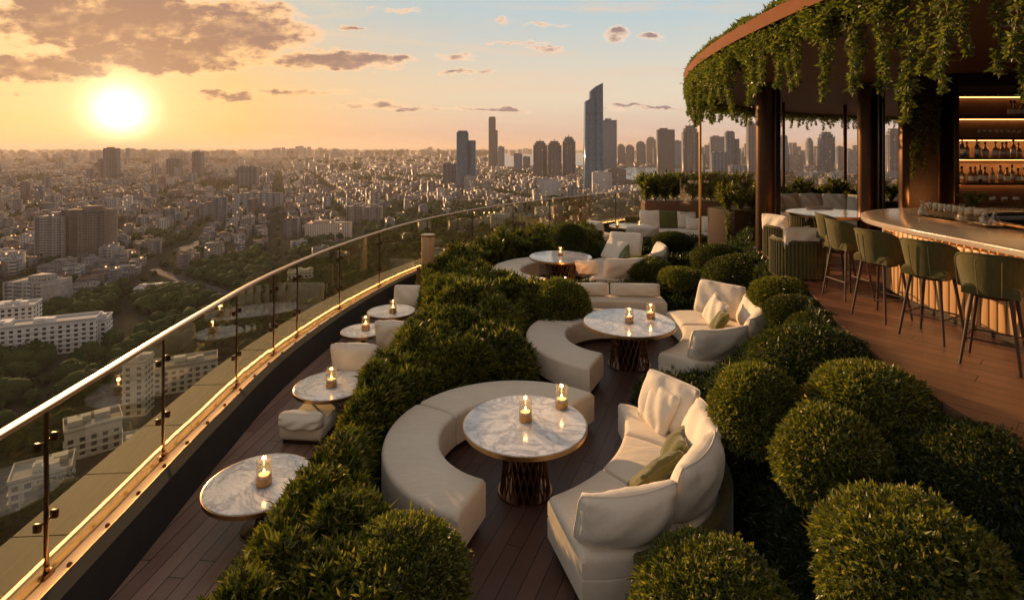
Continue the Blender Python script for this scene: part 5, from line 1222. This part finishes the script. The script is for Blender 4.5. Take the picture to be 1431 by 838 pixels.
# px, py centre, px width, distance, proto, height factor, label
BALLS = [(796, 333, 48, 15.2, 0, 1.0, 'small box ball beyond the third marble table, by the far glass'),
 (1006, 362, 78, 11.7, 0, .62, 'box ball left of the big column, behind a wider one'), (1038, 386, 104, 10.4, 0, .66, 'wide box ball standing right at the foot of the big column'),
 (1092, 412, 84, 8.1, 2, .60, 'box ball at the floor edge, right below the wide one at the column'), (1110, 436, 84, 7.3, 0, .62, 'box ball right of the cushions of the second sofa'),
 (1150, 462, 94, 6.7, 0, .66, 'box ball at the bar floor edge opposite the middle stools'), (1137, 513, 168, 5.75, 0, .76, 'largest clipped ball in the middle of the bank beside the second sofa'),
 (1058, 577, 122, 4.95, 2, 1.12, 'rounded ball nearest to the back of the nearest sofa'), (1218, 580, 170, 4.6, 2, .84, 'broad dark ball beside the bar floor, right of three others'),
 (1160, 645, 146, 4.2, 2, 1.05, 'brownish ball in the centre of the lower right group'), (1372, 680, 205, 3.85, 0, .92, 'large ball at the right edge of the picture'),
 (1272, 800, 228, 3.15, 1, .90, 'biggest loose-leaved ball in the lower right corner'), (992, 850, 200, 3.5, 1, .85, 'golden tipped shrub at the bottom edge right of the nearest sofa'),
 (782, 427, 82, 10.0, 2, .95, 'ball between the second bench and the third marble table'), (940, 338, 56, 14.4, 0, .6, 'low ball behind the far sofa back, left of the planter end'),
 (905, 376, 62, 12.6, 1, .6, 'small loose shrub behind the third sofa'), (955, 392, 66, 11.4, 1, .6, 'small loose shrub between the third sofa and the wide box balls'), (560, 812, 175, 3.55, 1, .85, 'spiky bright shrub at the bottom edge, left of the nearest bench'),
 (1070, 346, 40, 11.4, 0, .6, 'small ball behind the foot of the big bronze column')]
for (px, py, wpx, d_, k, hf, lb) in BALLS:
    dia = wpx / F * d_ / 1.06; q = PD(px, py, d_); s = PB[k] if k not in pu else copy_tree(PB[k]); pu.add(k)
    place(s, q, rng.uniform(0, 6), (dia, dia, dia * hf * 1.08), lb, 'clipped balls and shrubs on the planted bank')
# heightfield beds
def inpoly(X, Y, poly):
    ins = np.zeros(len(X), bool); n = len(poly)
    for i in range(n):
        x0, y0 = poly[i]; x1, y1 = poly[(i + 1) % n]; c = ((y0 > Y) != (y1 > Y)) & (X < (x1 - x0) * (Y - y0) / (y1 - y0 + 1e-12) + x0); ins ^= c
    return ins
def edge_dist(X, Y, poly):
    dmin = np.full(len(X), 1e9); n = len(poly)
    for i in range(n):
        a = np.array(poly[i]); b = np.array(poly[(i + 1) % n]); ab = b - a; t = np.clip(((X - a[0]) * ab[0] + (Y - a[1]) * ab[1]) / (ab @ ab), 0, 1)
        dmin = np.minimum(dmin, np.hypot(X - a[0] - t * ab[0], Y - a[1] - t * ab[1]))
    return dmin
def bed(name, poly, base, clumps, dens, L, Wd, per, m_, label, taper=.35, basef=None, seed=3, spread=.9):
    r = np.random.default_rng(seed); C = np.array(clumps) if len(clumps) else np.zeros((0, 4))
    xs = [p[0] for p in poly]; ys = [p[1] for p in poly]
    def H(X, Y):
        h = basef(X, Y) if basef else np.full(len(X), base); g = np.zeros(len(X))
        for (cx, cy, cr, ch) in C:
            rr = ((X - cx) ** 2 + (Y - cy) ** 2) / cr ** 2; g = np.maximum(g, ch * np.sqrt(np.clip(1 - rr, 0, 1)))
        h = h + g + .03 * np.sin(X * 17 + Y * 5) * np.cos(Y * 13)
        ed = edge_dist(X, Y, poly); k = np.clip(ed / taper, 0, 1); return h * np.sqrt(k * (2 - k)) if not basef else h * (.35 + .65 * np.sqrt(k * (2 - k)))
    A = (max(xs) - min(xs)) * (max(ys) - min(ys)); n = int(A * dens(0, 5) * 1.6); X = r.uniform(min(xs), max(xs), n); Y = r.uniform(min(ys), max(ys), n)
    keep = inpoly(X, Y, poly) & (r.uniform(0, 1, n) < dens(X, Y) / dens(0, 5) / 1.0); X, Y = X[keep], Y[keep]
    e_ = .03; Z = H(X, Y); gx = (H(X + e_, Y) - Z) / e_; gy = (H(X, Y + e_) - Z) / e_; gx = np.clip(gx, -3, 3); gy = np.clip(gy, -3, 3)
    N = unit(np.stack([-gx, -gy, np.ones(len(X))], 1)); slope = np.sqrt(1 + gx ** 2 + gy ** 2)
    # more leaves where the surface is steep
    rep = np.clip(np.round(slope * .9), 1, 3).astype(int); X, Y, Z, N = np.repeat(X, rep), np.repeat(Y, rep), np.repeat(Z, rep), np.repeat(N, rep, 0)
    Z = Z - np.where(np.arange(len(Z)) % 3 == 1, r.uniform(0, .10, len(Z)), 0)
    X = X + r.normal(size=len(X)) * .012; Pn = np.stack([X, Y, Z + r.normal(size=len(X)) * .03 + .06 * (r.uniform(0, 1, len(X)) > .9) * r.uniform(0, 1, len(X))], 1)
    sc_ = np.sqrt(np.clip(Y / 5, .8, 4.0))[:, None]
    V, Fq, T = leaves(Pn, unit(N + np.array([0, 0, .35])), L * sc_, Wd * sc_, per, spread, r, (np.sin(X * 3.1 + 2 * np.sin(Y * 2.3)) * .15 + .42 + r.normal(size=len(X)) * .34).clip(0, 1))
    o = np_mesh(name, V, Fq, m_, col=T); tag(o, label, 'plants', kind='stuff')
    g = .11; nx = int((max(xs) - min(xs)) / g) + 2; ny = int((max(ys) - min(ys)) / g) + 2
    GX, GY = np.meshgrid(min(xs) + np.arange(nx) * g, min(ys) + np.arange(ny) * g, indexing='ij'); gxf, gyf = GX.ravel(), GY.ravel(); I_ = inpoly(gxf, gyf, poly)
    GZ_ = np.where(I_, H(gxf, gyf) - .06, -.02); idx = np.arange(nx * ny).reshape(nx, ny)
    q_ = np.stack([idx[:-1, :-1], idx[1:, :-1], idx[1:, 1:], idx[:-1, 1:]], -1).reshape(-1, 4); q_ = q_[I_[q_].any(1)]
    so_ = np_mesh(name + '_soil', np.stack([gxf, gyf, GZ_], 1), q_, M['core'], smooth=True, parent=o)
    return o
def clumpset(pts_, n, r0, r1, h0, h1, seed):
    r = random.Random(seed); out = []; poly_ = pts_; xs = [p[0] for p in poly_]; ys = [p[1] for p in poly_]; k = 0
    while len(out) < n and k < 9000:
        k += 1; x, y = r.uniform(min(xs), max(xs)), r.uniform(min(ys), max(ys))
        if not inpoly(np.array([x]), np.array([y]), poly_)[0]: continue
        rr = r.uniform(r0, r1) * (1 if y < 9 else 1.2)
        if any((x - a) ** 2 + (y - b) ** 2 < (.55 * (rr + c)) ** 2 for a, b, c, _ in out): continue
        out.append((x, y, rr, r.uniform(h0, h1)))
    return out
LB = [(-2.0, 2.2), (-1.95, 3.2), (-1.9, 4.4), (-1.82, 5.4), (-1.85, 6.4), (-1.88, 7.3), (-1.78, 8.4), (-1.6, 9.4), (-1.7, 10.6), (-1.95, 11.4), (-2.1, 12.6), (-1.7, 14.3), (-.2, 17.0), (1.3, 18.7), (2.7, 18.4), (2.9, 17.2), (1.8, 16.0), (.2, 15.6),
      (-.7, 14.6), (-.75, 13.2), (-.3, 11.9), (.5, 11.3), (.85, 10.9), (.75, 10.3), (.25, 9.6), (.08, 8.6), (.35, 7.8), (.2, 7.35), (-.6, 7.15), (-1.15, 6.6), (-1.40, 5.8), (-1.35, 5.0), (-1.0, 4.45), (-.72, 4.1), (-.5, 3.3), (-.45, 2.2)]
cl = clumpset(LB, 150, .20, .42, .14, .46, 4)
cl += [(-.75, 9.7, .62, .55), (-.95, 8.6, .5, .35), (-.5, 10.9, .6, .45), (-1.2, 10.4, .5, .42), (-1.0, 7.6, .45, .3)]
bed('shrub_bank', LB, .41, cl, lambda x, y: 1250 * np.clip(5 / np.maximum(y, 2.0), .16, 1.2) ** 1.15 + 0 * np.asarray(x), .070, .021, 8, M['leaf'], 'thick lumpy bank of green shrubs between the walkway and the benches', .30, seed=5)
RB = [(1.98, 4.2), (2.02, 4.9), (2.02, 5.7), (1.95, 6.3), (1.5, 6.75), (1.6, 7.2), (2.3, 7.35), (3.2, 7.4), (3.95, 7.75), (4.18, 8.4), (4.22, 9.0), (4.15, 9.8), (3.9, 10.5), (3.1, 10.7), (3.1, 11.3), (1.0, 11.45), (.9, 11.9), (2.2, 12.2), (3.2, 12.5), (3.9, 13.3), (3.95, 14.4),
      (3.4, 15.5), (2.2, 16.0), (3.3, 17.0), (5.4, 18.2), (7.2, 18.0), (7.0, 15.5), (5.8, 13.2), (5.05, 11.4), (4.6, 9.8), (4.42, 9.0), (4.2, 8.0), (3.67, 6.2), (3.38, 4.8), (3.42, 3.3), (3.7, 1.5), (.6, 1.5), (.45, 3.0), (.75, 3.72), (1.5, 3.82)]
bex = np.array([p.x for p in BE]); bey = np.array([p.y for p in BE])
def slope_(X, Y):
    e_ = np.interp(Y, bey, bex); t = np.clip(1 - (e_ - X) / 1.5, 0, 1); return .34 + 1.04 * t ** .95
bed('ground_cover', RB, .22, clumpset(RB, 130, .18, .34, .05, .18, 9), lambda x, y: 1100 * np.clip(5 / np.maximum(y, 2.0), .16, 1.3) ** 1.15 + 0 * np.asarray(x), .062, .014, 5, M['fern'], 'dark ground cover filling the sloping bank behind the sofas', .14, slope_, seed=8)
# upright loose plants
def sprig_plant(n, h, sp, L, Wd, m_, seed, name='leafy_plant', label='plant'):
    r = np.random.default_rng(seed); e = empty(name, (0, 0, 0), 0, label, 'plant'); Ps = []; Ns = []; st = MB()
    for k in range(n):
        a = r.uniform(0, 6.28); top = np.array([math.cos(a) * sp * r.uniform(.3, 1), math.sin(a) * sp * r.uniform(.3, 1), h * r.uniform(.6, 1)])
        m2 = 14; ts = np.linspace(.25, 1, m2); pts = ts[:, None] * top * np.array([1, 1, 0]) * ts[:, None] ** .8 + np.stack([0 * ts, 0 * ts, top[2] * np.sin(ts * 1.45)], 1)
        Ps.append(pts); Ns.append(np.tile(unit(top * np.array([1, 1, .8])), (m2, 1))); st.tube([(0, 0, 0)] + [tuple(p) for p in pts[::4]], .005, 4)
    V, Fq, T = leaves(np.concatenate(Ps), np.concatenate(Ns), L, Wd, 4, 1.1, r); np_mesh('foliage', V, Fq, m_, col=T, parent=e); st.build('stems', M['stem'], e)
    return e
SP = [sprig_plant(34, .62, .34, .10, .03, M['leaf'], 21), sprig_plant(22, .95, .5, .20, .045, M['leaf'], 22, 'palm_plant'), sprig_plant(26, .5, .4, .07, .03, M['vine'], 23)]
su_ = set()
def sprig(k, x, y, z, sc_, label, group):
    s = SP[k] if k not in su_ else copy_tree(SP[k]); su_.add(k); place(s, (x, y, z), rng.uniform(0, 6), sc_, label, group); return s
for i, (px, py, d_, k, sc_) in enumerate(((640, 352, 13.6, 0, 1.1), (662, 350, 14.2, 2, 1.2), (685, 343, 14.8, 0, 1.2), (705, 335, 15.4, 0, 1.3), (728, 336, 16.0, 2, 1.3), (752, 330, 16.6, 0, 1.35), (770, 326, 17.2, 0, 1.2), (820, 322, 17.8, 0, 1.0), (622, 370, 12.8, 0, 1.0), (612, 392, 11.8, 0, .9), (845, 335, 16.6, 2, 1.0))):
    q = PD(px, py + 14, d_); z = max(.1, q.z - .25); sprig(k, q.x, d_, z, sc_, f'{ORD[i]} of the sunlit upright shrubs listed along the far glass', 'upright shrubs in front of the far glass')
def sprig_row(tag_, pts_, group):
    for i, (x, y, z, k, sc_) in enumerate(pts_): sprig(k, x, y, z, sc_, f'{tag_}, {("first","second","third","fourth","fifth","sixth","seventh","eighth","ninth","tenth","eleventh","twelfth")[i]} from its left end', group)
e = empty('rusted_planter', (7.05, 21.4, 0), R(-3), 'long rusted steel planter box behind the far sofa', 'planter')
MB().box((0, 0, .68), (3.9, .9, 1.36)).build('box', M['corten'], e, bevel=.01); MB().box((0, 0, 1.35), (3.8, .8, .04)).build('soil', M['soil'], e)
sprig_row('bushy plant in the rusted planter behind the far sofa', [(5.2 + .36 * i, 21.3 + .15 * (i % 2), 1.28, (0, 2, 0, 0)[i % 4], 1.75) for i in range(11)], 'plants in the rusted planter')
e = empty('dark_planter', (6.35, 15.6, 0), R(20), 'dark vine covered planter block left of the big bronze column', 'planter')
MB().box((0, 0, .85), (1.1, 1.1, 1.7)).build('box', M['walnut'], e, bevel=.02); MB().box((0, 0, 1.69), (1.0, 1.0, .04)).build('soil', M['soil'], e)
sprig_row('leafy plant in the dark planter block by the big column', [(5.95, 15.2, 1.6, 0, 1.0), (6.35, 15.3, 1.6, 2, 1.1), (6.75, 15.5, 1.6, 0, 1.0), (6.2, 15.9, 1.6, 1, .75)], 'plants in the dark planter block')
e = empty('back_planter', (9.4, 15.4, BZ), R(6), 'low long planter with leafy plants behind the seating under the canopy', 'planter')
MB().box((0, 0, .25), (5.4, .6, .5)).build('box', M['walnut'], e, bevel=.01)
sprig_row('leafy plant in the low planter under the canopy', [(7.0 + .52 * i, 15.2 + .04 * i, BZ + .42, (0, 2, 0, 2)[i % 4], 1.1) for i in range(10)], 'plants in the low planter under the canopy')
q = P(1312, 285, BT); sprig(2, 7.05, 8.45, BT, .55, 'small leafy plant at the back of the bar counter', 'plants near the bar'); 
# ---- hanging vines
def vine_proto(length, seed, dens=150):
    r = np.random.default_rng(seed); e = empty('hanging_vine', (0, 0, 0), 0, 'vine', 'vine'); n = int(dens * length)
    t = np.sort(r.uniform(0, 1, n) ** .8); wd = (.085 * (1 - t) ** 1.7 + .013); sway = .03 * np.sin(t * 5 + seed)
    a = r.uniform(0, 6.28, n); Pn = np.stack([np.cos(a) * wd * r.uniform(.3, 1, n) + sway, np.sin(a) * wd * r.uniform(.3, 1, n), -t * length], 1); Nn = unit(np.stack([np.cos(a), np.sin(a), -np.full(n, .75)], 1))
    V, Fq, T = leaves(Pn, Nn, .042, .018, 4, .8, r); np_mesh('foliage', V, Fq, M['vine'], col=T, parent=e)
    MB().tube([(.03 * math.sin(k / 6 * 5 + seed), 0, -length * k / 6) for k in range(7)], .004, 4).build('stem', M['stem'], e)
    return e
VP = [vine_proto(.55, 1), vine_proto(.75, 2), vine_proto(.95, 3), vine_proto(1.15, 4), vine_proto(.8, 5), vine_proto(.4, 6, 190)]; vu = set()
rv = random.Random(3); a = 150; nv = 0
def vine(k, x, y, z, sc_, label, group):
    s = VP[k] if k not in vu else copy_tree(VP[k]); vu.add(k); place(s, (x, y, z), rv.uniform(0, 6), sc_, label, group); return s
a = 205.0
while a > 102:
    x, y = RC[0] + RR * math.cos(R(a)), RC[1] + RR * math.sin(R(a)); pxv = CX + x / y * F if y > .5 else 9e9
    if pxv < 1470:
        long_ = y < 5.2
        k = rv.choice((1, 0, 2, 1, 4, 4)) if long_ else rv.choice((0, 0, 1, 4, 1)) if y < 12 else rv.choice((5, 0, 5, 0))
        wh = 'copper rim at the front, right of its visible band' if y < 4.8 else 'copper rim along its left curve' if y < 12 else 'far back rim of the canopy'
        rr = RR - .06 - rv.uniform(0, .24)
        vine(k, RC[0] + rr * math.cos(R(a)), RC[1] + rr * math.sin(R(a)), RZ + .03, rv.uniform(.85, 1.2), f'{("short", "medium", "long", "very long", "middling", "stubby")[k]} leafy vine hanging from the {wh}', f'vines on the {wh}'[:58]); nv += 1
    a -= (.38 if y < 5 else .46 if y < 13 else .9) * rv.uniform(.6, 1.4)
for k, (x, y, z, kk, sc_) in enumerate(((7.05, 9.6, 4.6, 3, 1.1), (7.2, 9.62, 4.3, 3, 1.1), (7.38, 9.6, 4.4, 2, 1.2), (6.98, 9.62, 3.9, 3, .9))): vine(kk, x, y, z, sc_, 'vine trailing down the bronze panel beside the bottle shelves', 'vines on the bronze panel')
for k in range(10): vine(rv.choice((0, 4, 1)), 6.35 + rv.uniform(-.58, .6) , 15.02 + rv.uniform(-.03, .1), 1.72, rv.uniform(.9, 1.4), 'vine spilling down the dark planter block', 'vines on the dark planter block')
print('VINES', nv)
# leafy fringe above and behind the copper rim
r = np.random.default_rng(77); n = 16000; aa = R(1) * r.uniform(103, 200, n); kk = r.uniform(0, 1, n); rr = RR - .03 - .32 * kk; hh = .17 + .16 * np.sin(kk * 3.1) * (.6 + .4 * np.sin(aa * 90)) * r.uniform(.2, 1, n)
Pn = np.stack([RC[0] + rr * np.cos(aa), RC[1] + rr * np.sin(aa), RZ + hh - .02], 1); V, Fq, T = leaves(Pn, unit(np.stack([np.cos(aa), np.sin(aa), np.full(n, 1.2)], 1)), .055, .02, 4, 1.1, r)
o = np_mesh('roof_edge_foliage', V, Fq, M['vine'], col=T); tag(o, 'low greenery growing on top of the canopy rim', 'plants', kind='stuff')
n = 25000; aa = R(1) * r.uniform(103, 200, n); kk = r.uniform(0, 1, n); rr = RR - .02 - .30 * kk; hh = -.21 * r.uniform(0, 1, n) ** 1.0 * (1 + .5 * np.sin(aa * 150)) + .03
Pn = np.stack([RC[0] + rr * np.cos(aa), RC[1] + rr * np.sin(aa), RZ + hh - .02], 1); V, Fq, T = leaves(Pn, unit(np.stack([np.cos(aa), np.sin(aa), np.full(n, -.5)], 1)), .05, .02, 4, 1.1, r)
o = np_mesh('rim_underside_foliage', V, Fq, M['vine'], col=T); tag(o, 'dense greenery from which the vines hang under the copper rim', 'plants', kind='stuff')
# garden lights glowing low in the bank
for k, (px, py, d_, lb) in enumerate(((1250, 645, 4.35, 'small glowing garden light low between the lower right balls'), (1128, 568, 4.9, 'small glowing garden light between two balls behind the nearest sofa'), (936, 385, 12.2, 'small glowing garden light behind the third sofa'), (790, 388, 12.4, 'small glowing floor light under the third marble table'), (975, 284, 21.1, 'small glowing bulb on the rusted planter'))):
    q = PD(px, py, d_); e = empty('garden_light', q, 0, lb, 'lamp', 'small garden lights')
    MB().lathe([(0, -.018), (.014, -.01), (.018, 0), (.012, .014), (0, .018)], 12).build('bulb', M['bulb'], e, smooth=True); MB().tube([(0, 0, -.3), (0, 0, -.02)], .006, 6).build('spike', M['black'], e)
    l = bpy.data.lights.new('garden_glow', 'POINT'); l.energy = 7.0; l.color = (1, .4, .12); l.shadow_soft_size = .03; lo_ = bpy.data.objects.new('garden_glow', l); COL.objects.link(lo_); lo_.parent = e; lo_.location = (0, 0, .05)
# under-counter warm light that washes the slats
